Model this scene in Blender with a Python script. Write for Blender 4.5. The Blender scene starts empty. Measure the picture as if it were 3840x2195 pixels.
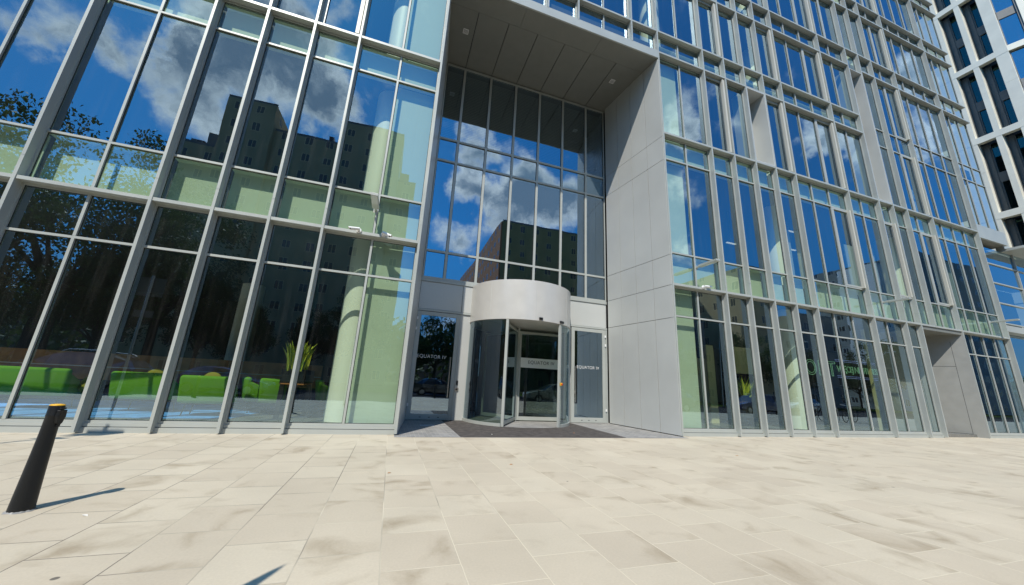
import bpy, bmesh, math, random
from mathutils import Vector, Matrix
random.seed(7)
S = bpy.context.scene
COL = S.collection
R = math.radians

# ------------------------------------------------------------------ helpers
class MB:
    """collects faces, then links them as ONE mesh object"""
    def __init__(s): s.v = []; s.f = []; s.m = []
    def add(s, vs, fs, mi=0):
        o = len(s.v); s.v += [tuple(v) for v in vs]
        s.f += [tuple(i + o for i in f) for f in fs]; s.m += [mi] * len(fs)
        return s
    def quad(s, a, b, c, d, mi=0): return s.add([a, b, c, d], [(0, 1, 2, 3)], mi)
    def box(s, x0, x1, y0, y1, z0, z1, mi=0):
        v = [(x0,y0,z0),(x1,y0,z0),(x1,y1,z0),(x0,y1,z0),(x0,y0,z1),(x1,y0,z1),(x1,y1,z1),(x0,y1,z1)]
        return s.add(v, [(3,2,1,0),(4,5,6,7),(0,1,5,4),(1,2,6,5),(2,3,7,6),(3,0,4,7)], mi)
    def obox(s, o, u, v, w, mi=0):
        """box from corner o with edge vectors u, v, w (right handed)"""
        o, u, v, w = map(Vector, (o, u, v, w))
        p = [o, o+u, o+u+v, o+v, o+w, o+u+w, o+u+v+w, o+v+w]
        return s.add(p, [(3,2,1,0),(4,5,6,7),(0,1,5,4),(1,2,6,5),(2,3,7,6),(3,0,4,7)], mi)
    def tube(s, a, b, r0, r1=None, n=12, caps=True, mi=0):
        a, b = Vector(a), Vector(b); r1 = r0 if r1 is None else r1
        d = (b - a).normalized(); t = Vector((0,0,1)) if abs(d.z) < .9 else Vector((1,0,0))
        u = d.cross(t).normalized(); w = d.cross(u)
        vs = []
        for c, r in ((a, r0), (b, r1)):
            for k in range(n):
                an = 2*math.pi*k/n; vs.append(c + (u*math.cos(an) + w*math.sin(an))*r)
        fs = [(k, (k+1) % n, n+(k+1) % n, n+k) for k in range(n)]
        if caps: fs += [tuple(range(n-1,-1,-1)), tuple(range(n, 2*n))]
        return s.add(vs, [f[::-1] for f in fs], mi)
    def path(s, pts, r, n=8, mi=0):
        for a, b in zip(pts, pts[1:]): s.tube(a, b, r, n=n, mi=mi)
        return s
    def lathe(s, prof, c=(0,0,0), n=32, a0=0, a1=2*math.pi, mi=0):
        full = abs(a1 - a0 - 2*math.pi) < 1e-6; m = n if full else n + 1
        vs = []
        for r, z in prof:
            for k in range(m):
                an = a0 + (a1-a0)*k/n; vs.append((c[0]+r*math.cos(an), c[1]+r*math.sin(an), c[2]+z))
        fs = []
        for i in range(len(prof)-1):
            for k in range(n):
                k2 = (k+1) % m if full else k+1
                fs.append((i*m+k, i*m+k2, (i+1)*m+k2, (i+1)*m+k))
        return s.add(vs, fs, mi)
    def build(s, name, mats, parent=None, smooth=False, bevel=0, sub=0, xf=None):
        me = bpy.data.meshes.new(name)
        vs = [xf @ Vector(v) for v in s.v] if xf is not None else s.v
        me.from_pydata(vs, [], s.f)
        if not isinstance(mats, (list, tuple)): mats = [mats]
        for m in mats: me.materials.append(m)
        if len(mats) > 1: me.polygons.foreach_set('material_index', s.m)
        if smooth: me.polygons.foreach_set('use_smooth', [True]*len(me.polygons))
        me.update()
        o = bpy.data.objects.new(name, me); COL.objects.link(o)
        if parent is not None: o.parent = parent
        if bevel:
            b = o.modifiers.new('bevel', 'BEVEL'); b.width = bevel; b.segments = 3; b.limit_method = 'ANGLE'; b.angle_limit = R(35)
            b.harden_normals = False
        if sub:
            m = o.modifiers.new('sub', 'SUBSURF'); m.levels = sub; m.render_levels = sub
        return o

def tag(o, label=None, cat=None, group=None, kind=None):
    for k, v in (('label', label), ('category', cat), ('group', group), ('kind', kind)):
        if v: o[k] = v
    return o
def empty(name, loc=(0,0,0), rz=0, **k):
    o = bpy.data.objects.new(name, None); COL.objects.link(o)
    o.location = loc; o.rotation_euler = (0,0,rz); o.empty_display_size = .2
    return tag(o, **k)
def dup(o, parent=None):
    c = o.copy(); COL.objects.link(c)
    if parent is not None: c.parent = parent
    for ch in list(o.children): dup(ch, c)
    return c
def text(name, body, size, mat, parent, loc, rot=(R(90),0,0), extrude=.002, tube=0, spacing=1.0, weight=0):
    cu = bpy.data.curves.new('t', 'FONT'); cu.body = body; cu.size = size; cu.space_character = spacing
    if tube: cu.fill_mode = 'NONE'; cu.bevel_depth = tube; cu.bevel_resolution = 1; cu.extrude = 0; cu.resolution_u = 5
    else: cu.extrude = extrude; cu.offset = weight
    t = bpy.data.objects.new('t', cu); COL.objects.link(t)
    dg = bpy.context.evaluated_depsgraph_get()
    me = bpy.data.meshes.new_from_object(t.evaluated_get(dg))
    bpy.data.objects.remove(t)
    me.transform(Matrix.Translation(Vector(loc)) @ (Matrix.Rotation(rot[2],4,'Z') @ Matrix.Rotation(rot[0],4,'X')))
    me.materials.clear(); me.materials.append(mat)
    o = bpy.data.objects.new(name, me); COL.objects.link(o)
    if parent is not None: o.parent = parent
    return o

# ------------------------------------------------------------------ materials
def nmat(name):
    m = bpy.data.materials.new(name); m.use_nodes = True
    nt = m.node_tree; return m, nt, nt.nodes['Principled BSDF'], nt.nodes['Material Output']
def N(nt, t, **k):
    n = nt.nodes.new(t)
    for a, b in k.items():
        if a.startswith('i_'): n.inputs[a[2:].replace('_', ' ')].default_value = b
        else: setattr(n, a, b)
    return n
def pm(name, c, rough=.5, metal=0, spec=.5, var=0, vs=3., bump=0, bs=200., emit=None, es=1, coat=0):
    m, nt, p, o = nmat(name); L = nt.links
    p.inputs['Base Color'].default_value = (*c, 1); p.inputs['Roughness'].default_value = rough
    p.inputs['Metallic'].default_value = metal; p.inputs['Specular IOR Level'].default_value = spec
    if coat: p.inputs['Coat Weight'].default_value = coat; p.inputs['Coat Roughness'].default_value = .03
    if emit: p.inputs['Emission Color'].default_value = (*emit, 1); p.inputs['Emission Strength'].default_value = es
    if var or bump: tc = N(nt, 'ShaderNodeTexCoord')
    if var:
        n = N(nt, 'ShaderNodeTexNoise'); n.inputs['Scale'].default_value = vs; n.inputs['Detail'].default_value = 5
        L.new(tc.outputs['Object'], n.inputs['Vector'])
        mr = N(nt, 'ShaderNodeMapRange'); mr.inputs['From Min'].default_value = .3; mr.inputs['From Max'].default_value = .7
        mr.inputs['To Min'].default_value = 1-var; mr.inputs['To Max'].default_value = 1+var
        L.new(n.outputs['Fac'], mr.inputs['Value'])
        mx = N(nt, 'ShaderNodeVectorMath', operation='SCALE'); mx.inputs[0].default_value = c
        L.new(mr.outputs['Result'], mx.inputs['Scale']); L.new(mx.outputs[0], p.inputs['Base Color'])
        mr2 = N(nt, 'ShaderNodeMapRange'); mr2.inputs['To Min'].default_value = max(0, rough-.1); mr2.inputs['To Max'].default_value = min(1, rough+.1)
        L.new(n.outputs['Fac'], mr2.inputs['Value']); L.new(mr2.outputs['Result'], p.inputs['Roughness'])
    if bump:
        n2 = N(nt, 'ShaderNodeTexNoise'); n2.inputs['Scale'].default_value = bs; n2.inputs['Detail'].default_value = 3
        L.new(tc.outputs['Object'], n2.inputs['Vector'])
        b = N(nt, 'ShaderNodeBump'); b.inputs['Strength'].default_value = bump; b.inputs['Distance'].default_value = .01
        L.new(n2.outputs['Fac'], b.inputs['Height']); L.new(b.outputs['Normal'], p.inputs['Normal'])
    return m
def glass(name, tint, base=.3, gcol=(.93,.98,1), wave=.0):
    m, nt, p, o = nmat(name); L = nt.links; nt.nodes.remove(p)
    tr = N(nt, 'ShaderNodeBsdfTransparent'); tr.inputs['Color'].default_value = (*tint, 1)
    gl = N(nt, 'ShaderNodeBsdfGlossy'); gl.inputs['Color'].default_value = (*gcol, 1); gl.inputs['Roughness'].default_value = 0.0
    lw = N(nt, 'ShaderNodeLayerWeight'); lw.inputs['Blend'].default_value = .5
    pw = N(nt, 'ShaderNodeMath', operation='POWER'); pw.inputs[1].default_value = 4.
    L.new(lw.outputs['Facing'], pw.inputs[0])
    ma = N(nt, 'ShaderNodeMath', operation='MULTIPLY_ADD'); ma.inputs[1].default_value = 1-base; ma.inputs[2].default_value = base
    L.new(pw.outputs[0], ma.inputs[0])
    mx = N(nt, 'ShaderNodeMixShader'); L.new(ma.outputs[0], mx.inputs['Fac'])
    L.new(tr.outputs[0], mx.inputs[1]); L.new(gl.outputs[0], mx.inputs[2]); L.new(mx.outputs[0], o.inputs['Surface'])
    df = N(nt, 'ShaderNodeBsdfDiffuse'); df.inputs['Color'].default_value = (.5,.5,.48,1)
    t2 = N(nt, 'ShaderNodeTexCoord'); mp = N(nt, 'ShaderNodeMapping'); mp.inputs['Scale'].default_value = (9,9,.55); L.new(t2.outputs['Object'], mp.inputs['Vector'])
    dn_ = N(nt, 'ShaderNodeTexNoise'); dn_.inputs['Scale'].default_value = 1; dn_.inputs['Detail'].default_value = 6; L.new(mp.outputs[0], dn_.inputs['Vector'])
    dm = N(nt, 'ShaderNodeMapRange'); dm.inputs['From Min'].default_value = .5; dm.inputs['From Max'].default_value = .8; dm.inputs['To Min'].default_value = .004; dm.inputs['To Max'].default_value = .028; L.new(dn_.outputs['Fac'], dm.inputs['Value'])
    m3 = N(nt, 'ShaderNodeMixShader'); L.new(dm.outputs[0], m3.inputs['Fac']); L.new(mx.outputs[0], m3.inputs[1]); L.new(df.outputs[0], m3.inputs[2]); L.new(m3.outputs[0], o.inputs['Surface'])
    if wave:
        tc = N(nt, 'ShaderNodeTexCoord'); n = N(nt, 'ShaderNodeTexNoise'); n.inputs['Scale'].default_value = .9; n.inputs['Detail'].default_value = 1
        L.new(tc.outputs['Object'], n.inputs['Vector'])
        b = N(nt, 'ShaderNodeBump'); b.inputs['Strength'].default_value = 1; b.inputs['Distance'].default_value = wave
        L.new(n.outputs['Fac'], b.inputs['Height']); L.new(b.outputs['Normal'], gl.inputs['Normal'])
    return m

M = {}
M['metal'] = pm('grey_powder_coated_aluminium', (.43,.455,.43), .42, .15, .5, var=.05, vs=1.3)
M['cladding'] = pm('grey_cladding_sheet', (.525,.54,.52), .33, .1, .5, var=.05, vs=.7)
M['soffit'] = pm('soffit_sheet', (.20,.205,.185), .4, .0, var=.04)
M['recess_sheet'] = pm('recess_sheet', (.27,.275,.26), .4, .1, var=.05)
M['drum'] = pm('pale_metal_sheet', (.60,.59,.56), .35, .2, var=.03)
M['frame_dark'] = pm('dark_gasket', (.02,.022,.024), .5)
M['glass'] = glass('coated_glass', (.90,1,.87), .30, gcol=(.60,.82,1), wave=.0022)
M['glass_dark'] = glass('portal_glass', (.42,.50,.44), .36, gcol=(.62,.82,1), wave=.0025)
M['glass_clear'] = glass('clear_door_glass', (.46,.56,.48), .24, gcol=(.75,.9,1))
M['glass_low'] = glass('dark_office_glass', (.25,.36,.33), .13, gcol=(.35,.75,.75))
M['beige'] = pm('beige_vent_sheet', (.56,.55,.48), .45, .1)
M['spandrel'] = pm('pale_backing_panel', (.55,.63,.52), .6, var=.02)
M['column'] = pm('white_painted_column', (.92,.93,.87), .5)
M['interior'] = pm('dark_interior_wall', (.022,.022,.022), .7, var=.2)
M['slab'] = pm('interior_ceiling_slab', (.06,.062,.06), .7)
M['lobby_floor'] = pm('lobby_stone_floor', (.16,.16,.15), .25, var=.1)
M['blind'] = pm('interior_blind', (.30,.34,.36), .6)
M['yellow_wall'] = pm('pale_yellow_wall', (.62,.58,.33), .6)
M['wood'] = pm('brown_wood', (.50,.20,.065), .45, var=.25, vs=4)
M['black'] = pm('black_lacquer', (.012,.012,.013), .35)
M['bollard'] = pm('black_cast_iron', (.007,.008,.009), .42, 0, .35, bump=.2, bs=110)
M['yellow'] = pm('yellow_reflective_cap', (.75,.42,.02), .4)
M['sofa'] = pm('green_fabric', (.165,.38,.03), .85, 0, .2, bump=.2, bs=400)
M['olive'] = pm('olive_cushion', (.30,.26,.03), .9)
M['rug'] = pm('blue_rug', (.09,.32,.85), .95, var=.25, vs=6)
M['white'] = pm('white_plastic', (.78,.78,.77), .35)
M['steel'] = pm('brushed_steel', (.55,.53,.50), .28, 1)
M['letters'] = pm('white_vinyl_letters', (.75,.76,.75), .5)
M['letters_dark'] = pm('dark_vinyl_letters', (.05,.05,.05), .5)
M['frost'] = pm('frosted_band', (.86,.89,.86), .5)
M['neon'] = pm('green_neon_tube', (.4,.7,.45), .4, emit=(.45,1,.6), es=.3)
M['neon_blue'] = pm('blue_neon_tube', (.3,.4,.9), .4, emit=(.35,.45,1), es=.45)
M['stone'] = pm('pale_stone_cladding', (.80,.78,.67), .6, var=.06, vs=.8)
M['reveal'] = pm('grey_reveal_sheet', (.16,.165,.16), .5, var=.1)
M['reveal_dark'] = pm('dark_window_reveal', (.03,.032,.034), .5)
M['asphalt'] = pm('asphalt', (.055,.055,.058), .95, 0, .0, var=.12, vs=.6)
M['earth'] = pm('far_ground', (.07,.085,.05), 1, 0, .0, var=.3, vs=.05)
M['grass'] = pm('grass_lawn', (.055,.10,.02), 1, 0, .0, var=.4, vs=1.5, bump=.6, bs=60)
M['bark'] = pm('tree_bark', (.07,.055,.04), .9, var=.3, vs=8)
M['tyre'] = pm('tyre_rubber', (.015,.015,.015), .8)
M['carglass'] = pm('car_glass', (.10,.13,.16), .03, .6, .9)
M['lamp_lens'] = pm('lamp_lens', (.55,.58,.6), .12)
M['signal_red'] = pm('red_button', (.6,.03,.02), .4)

def mat_leaf(name, c):
    m, nt, p, o = nmat(name); L = nt.links
    oi = N(nt, 'ShaderNodeTexCoord'); n = N(nt, 'ShaderNodeTexNoise'); n.inputs['Scale'].default_value = 1.1
    L.new(oi.outputs['Object'], n.inputs['Vector'])
    r = N(nt, 'ShaderNodeValToRGB'); e = r.color_ramp.elements
    e[0].position = .35; e[0].color = (c[0]*.6, c[1]*.65, c[2]*.6, 1); e[1].position = .65; e[1].color = (c[0]*1.5, c[1]*1.35, c[2]*1.3, 1)
    L.new(n.outputs['Fac'], r.inputs['Fac']); L.new(r.outputs['Color'], p.inputs['Base Color'])
    p.inputs['Roughness'].default_value = .6
    tl = N(nt, 'ShaderNodeBsdfTranslucent'); L.new(r.outputs['Color'], tl.inputs['Color'])
    mx = N(nt, 'ShaderNodeMixShader'); mx.inputs['Fac'].default_value = .3
    L.new(p.outputs[0], mx.inputs[1]); L.new(tl.outputs[0], mx.inputs[2]); L.new(mx.outputs[0], o.inputs['Surface'])
    return m
M['leaf'] = mat_leaf('tree_leaves', (.06,.11,.02))

def mat_snake():
    m, nt, p, o = nmat('striped_yellow_green_leaf'); L = nt.links
    tc = N(nt, 'ShaderNodeTexCoord'); sp = N(nt, 'ShaderNodeSeparateXYZ'); L.new(tc.outputs['UV'], sp.inputs[0])
    a = N(nt, 'ShaderNodeMath', operation='SUBTRACT'); a.inputs[1].default_value = .5; L.new(sp.outputs['X'], a.inputs[0])
    b = N(nt, 'ShaderNodeMath', operation='ABSOLUTE'); L.new(a.outputs[0], b.inputs[0])
    r = N(nt, 'ShaderNodeValToRGB'); e = r.color_ramp.elements
    e[0].position = .24; e[0].color = (.16,.28,.04,1); e[1].position = .34; e[1].color = (.75,.72,.06,1)
    L.new(b.outputs[0], r.inputs['Fac']); L.new(r.outputs[0], p.inputs['Base Color']); p.inputs['Roughness'].default_value = .5
    return m
M['snake'] = mat_snake()

def mat_paving():
    m, nt, p, o = nmat('stone_slab_paving'); L = nt.links
    tc = N(nt, 'ShaderNodeTexCoord'); sp = N(nt, 'ShaderNodeSeparateXYZ'); L.new(tc.outputs['Object'], sp.inputs[0])
    u = N(nt, 'ShaderNodeMath', operation='ADD'); u.inputs[1].default_value = 4.45 + 63.0; L.new(sp.outputs['Y'], u.inputs[0])
    v = N(nt, 'ShaderNodeMath', operation='ADD'); v.inputs[1].default_value = -.10 + 56.0; L.new(sp.outputs['X'], v.inputs[0])
    cb = N(nt, 'ShaderNodeCombineXYZ'); L.new(u.outputs[0], cb.inputs[0]); L.new(v.outputs[0], cb.inputs[1])
    # slightly uneven joints
    nz = N(nt, 'ShaderNodeTexNoise'); nz.inputs['Scale'].default_value = 9; L.new(tc.outputs['Object'], nz.inputs['Vector'])
    ns = N(nt, 'ShaderNodeVectorMath', operation='MULTIPLY_ADD'); ns.inputs[1].default_value = (.006,.006,0)
    L.new(nz.outputs['Color'], ns.inputs[0]); L.new(cb.outputs[0], ns.inputs[2])
    br = N(nt, 'ShaderNodeTexBrick'); br.offset = .5; br.offset_frequency = 2
    br.inputs['Scale'].default_value = 1; br.inputs['Brick Width'].default_value = .63; br.inputs['Row Height'].default_value = .56
    br.inputs['Mortar Size'].default_value = .0048; br.inputs['Mortar Smooth'].default_value = .25; br.inputs['Bias'].default_value = 0
    br.inputs['Color1'].default_value = (0,0,0,1); br.inputs['Color2'].default_value = (1,1,1,1); br.inputs['Mortar'].default_value = (.5,.5,.5,1)
    L.new(ns.outputs[0], br.inputs['Vector'])
    ramp = N(nt, 'ShaderNodeValToRGB'); e = ramp.color_ramp.elements
    e[0].position = 0; e[0].color = (.515,.450,.345,1); e[1].position = 1; e[1].color = (.570,.508,.392,1)
    k = ramp.color_ramp.elements.new(.5); k.color = (.550,.485,.372,1)
    L.new(br.outputs['Color'], ramp.inputs['Fac'])
    # broad weathering
    n1 = N(nt, 'ShaderNodeTexNoise'); n1.inputs['Scale'].default_value = .55; n1.inputs['Detail'].default_value = 5; n1.inputs['Roughness'].default_value = .6
    L.new(tc.outputs['Object'], n1.inputs['Vector'])
    r1 = N(nt, 'ShaderNodeMapRange'); r1.inputs['From Min'].default_value = .3; r1.inputs['From Max'].default_value = .7; r1.inputs['To Min'].default_value = .90; r1.inputs['To Max'].default_value = 1.06
    L.new(n1.outputs['Fac'], r1.inputs['Value'])
    s1 = N(nt, 'ShaderNodeVectorMath', operation='SCALE'); L.new(ramp.outputs['Color'], s1.inputs[0]); L.new(r1.outputs[0], s1.inputs['Scale'])
    # brown damp stains, offset per slab so that each stops at its slab's joints
    off = N(nt, 'ShaderNodeVectorMath', operation='MULTIPLY_ADD'); off.inputs[1].default_value = (2.3,3.9,3.1)
    L.new(br.outputs['Color'], off.inputs[0]); L.new(tc.outputs['Object'], off.inputs[2])
    n2 = N(nt, 'ShaderNodeTexNoise'); n2.inputs['Scale'].default_value = 1.7; n2.inputs['Detail'].default_value = 6; n2.inputs['Roughness'].default_value = .55; n2.inputs['Distortion'].default_value = .6
    L.new(off.outputs[0], n2.inputs['Vector'])
    r2 = N(nt, 'ShaderNodeMapRange'); r2.inputs['From Min'].default_value = .50; r2.inputs['From Max'].default_value = .82; r2.inputs['To Min'].default_value = 0; r2.inputs['To Max'].default_value = .8
    r2.interpolation_type = 'SMOOTHSTEP'
    L.new(n2.outputs['Fac'], r2.inputs['Value'])
    mx = N(nt, 'ShaderNodeMix', data_type='RGBA'); mx.inputs['B'].default_value = (.26,.20,.125,1)
    L.new(r2.outputs[0], mx.inputs['Factor']); L.new(s1.outputs[0], mx.inputs['A'])
    # fine grain
    n3 = N(nt, 'ShaderNodeTexNoise'); n3.inputs['Scale'].default_value = 55; n3.inputs['Detail'].default_value = 5; L.new(tc.outputs['Object'], n3.inputs['Vector'])
    r3 = N(nt, 'ShaderNodeMapRange'); r3.inputs['To Min'].default_value = .9; r3.inputs['To Max'].default_value = 1.1; L.new(n3.outputs['Fac'], r3.inputs['Value'])
    s3 = N(nt, 'ShaderNodeVectorMath', operation='SCALE'); L.new(mx.outputs['Result'], s3.inputs[0]); L.new(r3.outputs[0], s3.inputs['Scale'])
    # joint filling: pale sand in places, dark gaps elsewhere (darker towards the left of the plaza)
    n4 = N(nt, 'ShaderNodeTexNoise'); n4.inputs['Scale'].default_value = .7; n4.inputs['Detail'].default_value = 3; L.new(tc.outputs['Object'], n4.inputs['Vector'])
    gx = N(nt, 'ShaderNodeMath', operation='MULTIPLY_ADD'); gx.inputs[1].default_value = .07; L.new(sp.outputs['X'], gx.inputs[0]); L.new(n4.outputs['Fac'], gx.inputs[2])
    rj = N(nt, 'ShaderNodeValToRGB'); e = rj.color_ramp.elements
    e[0].position = .36; e[0].color = (.20,.175,.14,1); e[1].position = .58; e[1].color = (.64,.575,.44,1)
    L.new(gx.outputs[0], rj.inputs['Fac'])
    mj = N(nt, 'ShaderNodeMix', data_type='RGBA'); L.new(br.outputs['Fac'], mj.inputs['Factor']); L.new(s3.outputs[0], mj.inputs['A']); L.new(rj.outputs[0], mj.inputs['B'])
    # old chewing gum spots
    vo = N(nt, 'ShaderNodeTexVoronoi'); vo.inputs['Scale'].default_value = 1.15; vo.inputs['Randomness'].default_value = 1; L.new(tc.outputs['Object'], vo.inputs['Vector'])
    vg = N(nt, 'ShaderNodeMapRange'); vg.inputs['From Min'].default_value = .022; vg.inputs['From Max'].default_value = .028; vg.inputs['To Min'].default_value = .8; vg.inputs['To Max'].default_value = 0
    L.new(vo.outputs['Distance'], vg.inputs['Value'])
    vsep = N(nt, 'ShaderNodeSeparateColor'); L.new(vo.outputs['Color'], vsep.inputs[0])
    th = N(nt, 'ShaderNodeMath', operation='GREATER_THAN'); th.inputs[1].default_value = .5; L.new(vsep.outputs[0], th.inputs[0])
    tm = N(nt, 'ShaderNodeMath', operation='MULTIPLY'); L.new(vg.outputs[0], tm.inputs[0]); L.new(th.outputs[0], tm.inputs[1])
    mg = N(nt, 'ShaderNodeMix', data_type='RGBA'); mg.inputs['B'].default_value = (.06,.055,.05,1); L.new(tm.outputs[0], mg.inputs['Factor']); L.new(mj.outputs['Result'], mg.inputs['A'])
    L.new(mg.outputs['Result'], p.inputs['Base Color'])
    p.inputs['Roughness'].default_value = .6; p.inputs['Specular IOR Level'].default_value = .35
    h = N(nt, 'ShaderNodeMath', operation='MULTIPLY_ADD'); h.inputs[1].default_value = -1.0; L.new(br.outputs['Fac'], h.inputs[0])
    h2 = N(nt, 'ShaderNodeMath', operation='MULTIPLY'); h2.inputs[1].default_value = .25; L.new(n3.outputs['Fac'], h2.inputs[0]); L.new(h2.outputs[0], h.inputs[2])
    bp = N(nt, 'ShaderNodeBump'); bp.inputs['Strength'].default_value = .5; bp.inputs['Distance'].default_value = .004
    L.new(h.outputs[0], bp.inputs['Height']); L.new(bp.outputs[0], p.inputs['Normal'])
    return m
M['paving'] = mat_paving()

def mat_setts():
    m, nt, p, o = nmat('grey_setts'); L = nt.links
    tc = N(nt, 'ShaderNodeTexCoord'); br = N(nt, 'ShaderNodeTexBrick')
    br.inputs['Scale'].default_value = 1; br.inputs['Brick Width'].default_value = .2; br.inputs['Row Height'].default_value = .1; br.inputs['Mortar Size'].default_value = .006
    br.inputs['Color1'].default_value = (.20,.20,.195,1); br.inputs['Color2'].default_value = (.30,.295,.285,1); br.inputs['Mortar'].default_value = (.42,.40,.36,1)
    L.new(tc.outputs['Object'], br.inputs['Vector'])
    n = N(nt, 'ShaderNodeTexNoise'); n.inputs['Scale'].default_value = 2.5; n.inputs['Detail'].default_value = 6; L.new(tc.outputs['Object'], n.inputs['Vector'])
    r = N(nt, 'ShaderNodeMapRange'); r.inputs['To Min'].default_value = .7; r.inputs['To Max'].default_value = 1.3; L.new(n.outputs['Fac'], r.inputs['Value'])
    s = N(nt, 'ShaderNodeVectorMath', operation='SCALE'); L.new(br.outputs['Color'], s.inputs[0]); L.new(r.outputs[0], s.inputs['Scale'])
    L.new(s.outputs[0], p.inputs['Base Color']); p.inputs['Roughness'].default_value = .75
    b = N(nt, 'ShaderNodeBump'); b.inputs['Distance'].default_value = .005; b.invert = True; L.new(br.outputs['Fac'], b.inputs['Height']); L.new(b.outputs[0], p.inputs['Normal'])
    return m
M['setts'] = mat_setts()
def mat_doormat():
    m, nt, p, o = nmat('ribbed_dark_mat'); L = nt.links
    tc = N(nt, 'ShaderNodeTexCoord'); w = N(nt, 'ShaderNodeTexWave', wave_type='BANDS', bands_direction='Y')
    w.inputs['Scale'].default_value = 6.5; w.inputs['Distortion'].default_value = .15; L.new(tc.outputs['Object'], w.inputs['Vector'])
    n = N(nt, 'ShaderNodeTexNoise'); n.inputs['Scale'].default_value = 6; n.inputs['Detail'].default_value = 8; L.new(tc.outputs['Object'], n.inputs['Vector'])
    r = N(nt, 'ShaderNodeValToRGB'); e = r.color_ramp.elements; e[0].color = (.035,.031,.028,1); e[1].color = (.30,.26,.235,1); e[0].position = .2
    mu = N(nt, 'ShaderNodeMath', operation='MULTIPLY'); L.new(w.outputs['Fac'], mu.inputs[0]); L.new(n.outputs['Fac'], mu.inputs[1]); L.new(mu.outputs[0], r.inputs['Fac'])
    L.new(r.outputs[0], p.inputs['Base Color']); p.inputs['Roughness'].default_value = .85
    b = N(nt, 'ShaderNodeBump'); b.inputs['Distance'].default_value = .006; L.new(w.outputs['Fac'], b.inputs['Height']); L.new(b.outputs[0], p.inputs['Normal'])
    return m
M['doormat'] = mat_doormat()

def mat_block(name, wall, win, sx=2.9, sz=2.8, wx=.40, wz=.48, balcony=None):
    """apartment facade: openings laid out on the wall's own metre grid"""
    m, nt, p, o = nmat(name); L = nt.links
    tc = N(nt, 'ShaderNodeTexCoord'); sp = N(nt, 'ShaderNodeSeparateXYZ'); L.new(tc.outputs['Object'], sp.inputs[0])
    xy = N(nt, 'ShaderNodeMath', operation='ADD'); L.new(sp.outputs['X'], xy.inputs[0]); L.new(sp.outputs['Y'], xy.inputs[1])
    def cell(src, size, frac, ph=0.0):
        a = N(nt, 'ShaderNodeMath', operation='DIVIDE'); a.inputs[1].default_value = size; L.new(src, a.inputs[0])
        f = N(nt, 'ShaderNodeMath', operation='FRACT'); L.new(a.outputs[0], f.inputs[0])
        s = N(nt, 'ShaderNodeMath', operation='SUBTRACT'); s.inputs[1].default_value = .5; L.new(f.outputs[0], s.inputs[0])
        b = N(nt, 'ShaderNodeMath', operation='ABSOLUTE'); L.new(s.outputs[0], b.inputs[0])
        c = N(nt, 'ShaderNodeMath', operation='LESS_THAN'); c.inputs[1].default_value = frac/2; L.new(b.outputs[0], c.inputs[0])
        d = N(nt, 'ShaderNodeMath', operation='LESS_THAN'); d.inputs[1].default_value = frac/2-.035; L.new(b.outputs[0], d.inputs[0])
        e = N(nt, 'ShaderNodeMath', operation='GREATER_THAN'); e.inputs[1].default_value = .018; L.new(b.outputs[0], e.inputs[0])
        return c.outputs[0], d.outputs[0], e.outputs[0]
    def mul(a, b):
        n = N(nt, 'ShaderNodeMath', operation='MULTIPLY'); L.new(a, n.inputs[0]); L.new(b, n.inputs[1]); return n.outputs[0]
    cx, dx, ex = cell(xy.outputs[0], sx, wx); cz, dz, ez = cell(sp.outputs['Z'], sz, wz)
    op = mul(cx, cz); pane = mul(mul(dx, dz), ex)
    ns = N(nt, 'ShaderNodeTexNoise'); ns.inputs['Scale'].default_value = .35; ns.inputs['Detail'].default_value = 5; L.new(tc.outputs['Object'], ns.inputs['Vector'])
    rr = N(nt, 'ShaderNodeMapRange'); rr.inputs['To Min'].default_value = .75; rr.inputs['To Max'].default_value = 1.25; L.new(ns.outputs['Fac'], rr.inputs['Value'])
    w = N(nt, 'ShaderNodeVectorMath', operation='SCALE'); w.inputs[0].default_value = wall; L.new(rr.outputs[0], w.inputs['Scale'])
    m1 = N(nt, 'ShaderNodeMix', data_type='RGBA'); m1.inputs['B'].default_value = tuple(min(1, c_*1.35+.03) for c_ in wall) + (1,); L.new(op, m1.inputs['Factor']); L.new(w.outputs[0], m1.inputs['A'])
    m2 = N(nt, 'ShaderNodeMix', data_type='RGBA'); m2.inputs['B'].default_value = (*win, 1); L.new(pane, m2.inputs['Factor']); L.new(m1.outputs['Result'], m2.inputs['A'])
    L.new(m2.outputs['Result'], p.inputs['Base Color'])
    ro = N(nt, 'ShaderNodeMapRange'); ro.inputs['To Min'].default_value = .85; ro.inputs['To Max'].default_value = .08; L.new(pane, ro.inputs['Value']); L.new(ro.outputs[0], p.inputs['Roughness'])
    return m
M['block_beige'] = mat_block('beige_render_block', (.60,.44,.23), (.13,.12,.10))
M['block_brick'] = mat_block('orange_brick_block', (.42,.18,.08), (.04,.045,.05))
M['block_olive'] = mat_block('olive_render_block', (.38,.31,.12), (.06,.07,.07))
M['block_grey'] = mat_block('grey_render_block', (.24,.25,.23), (.03,.035,.045), sx=3.4)
M['block_white'] = mat_block('white_render_tower', (.70,.70,.68), (.04,.045,.05), sx=4.2, wx=.3)

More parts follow.
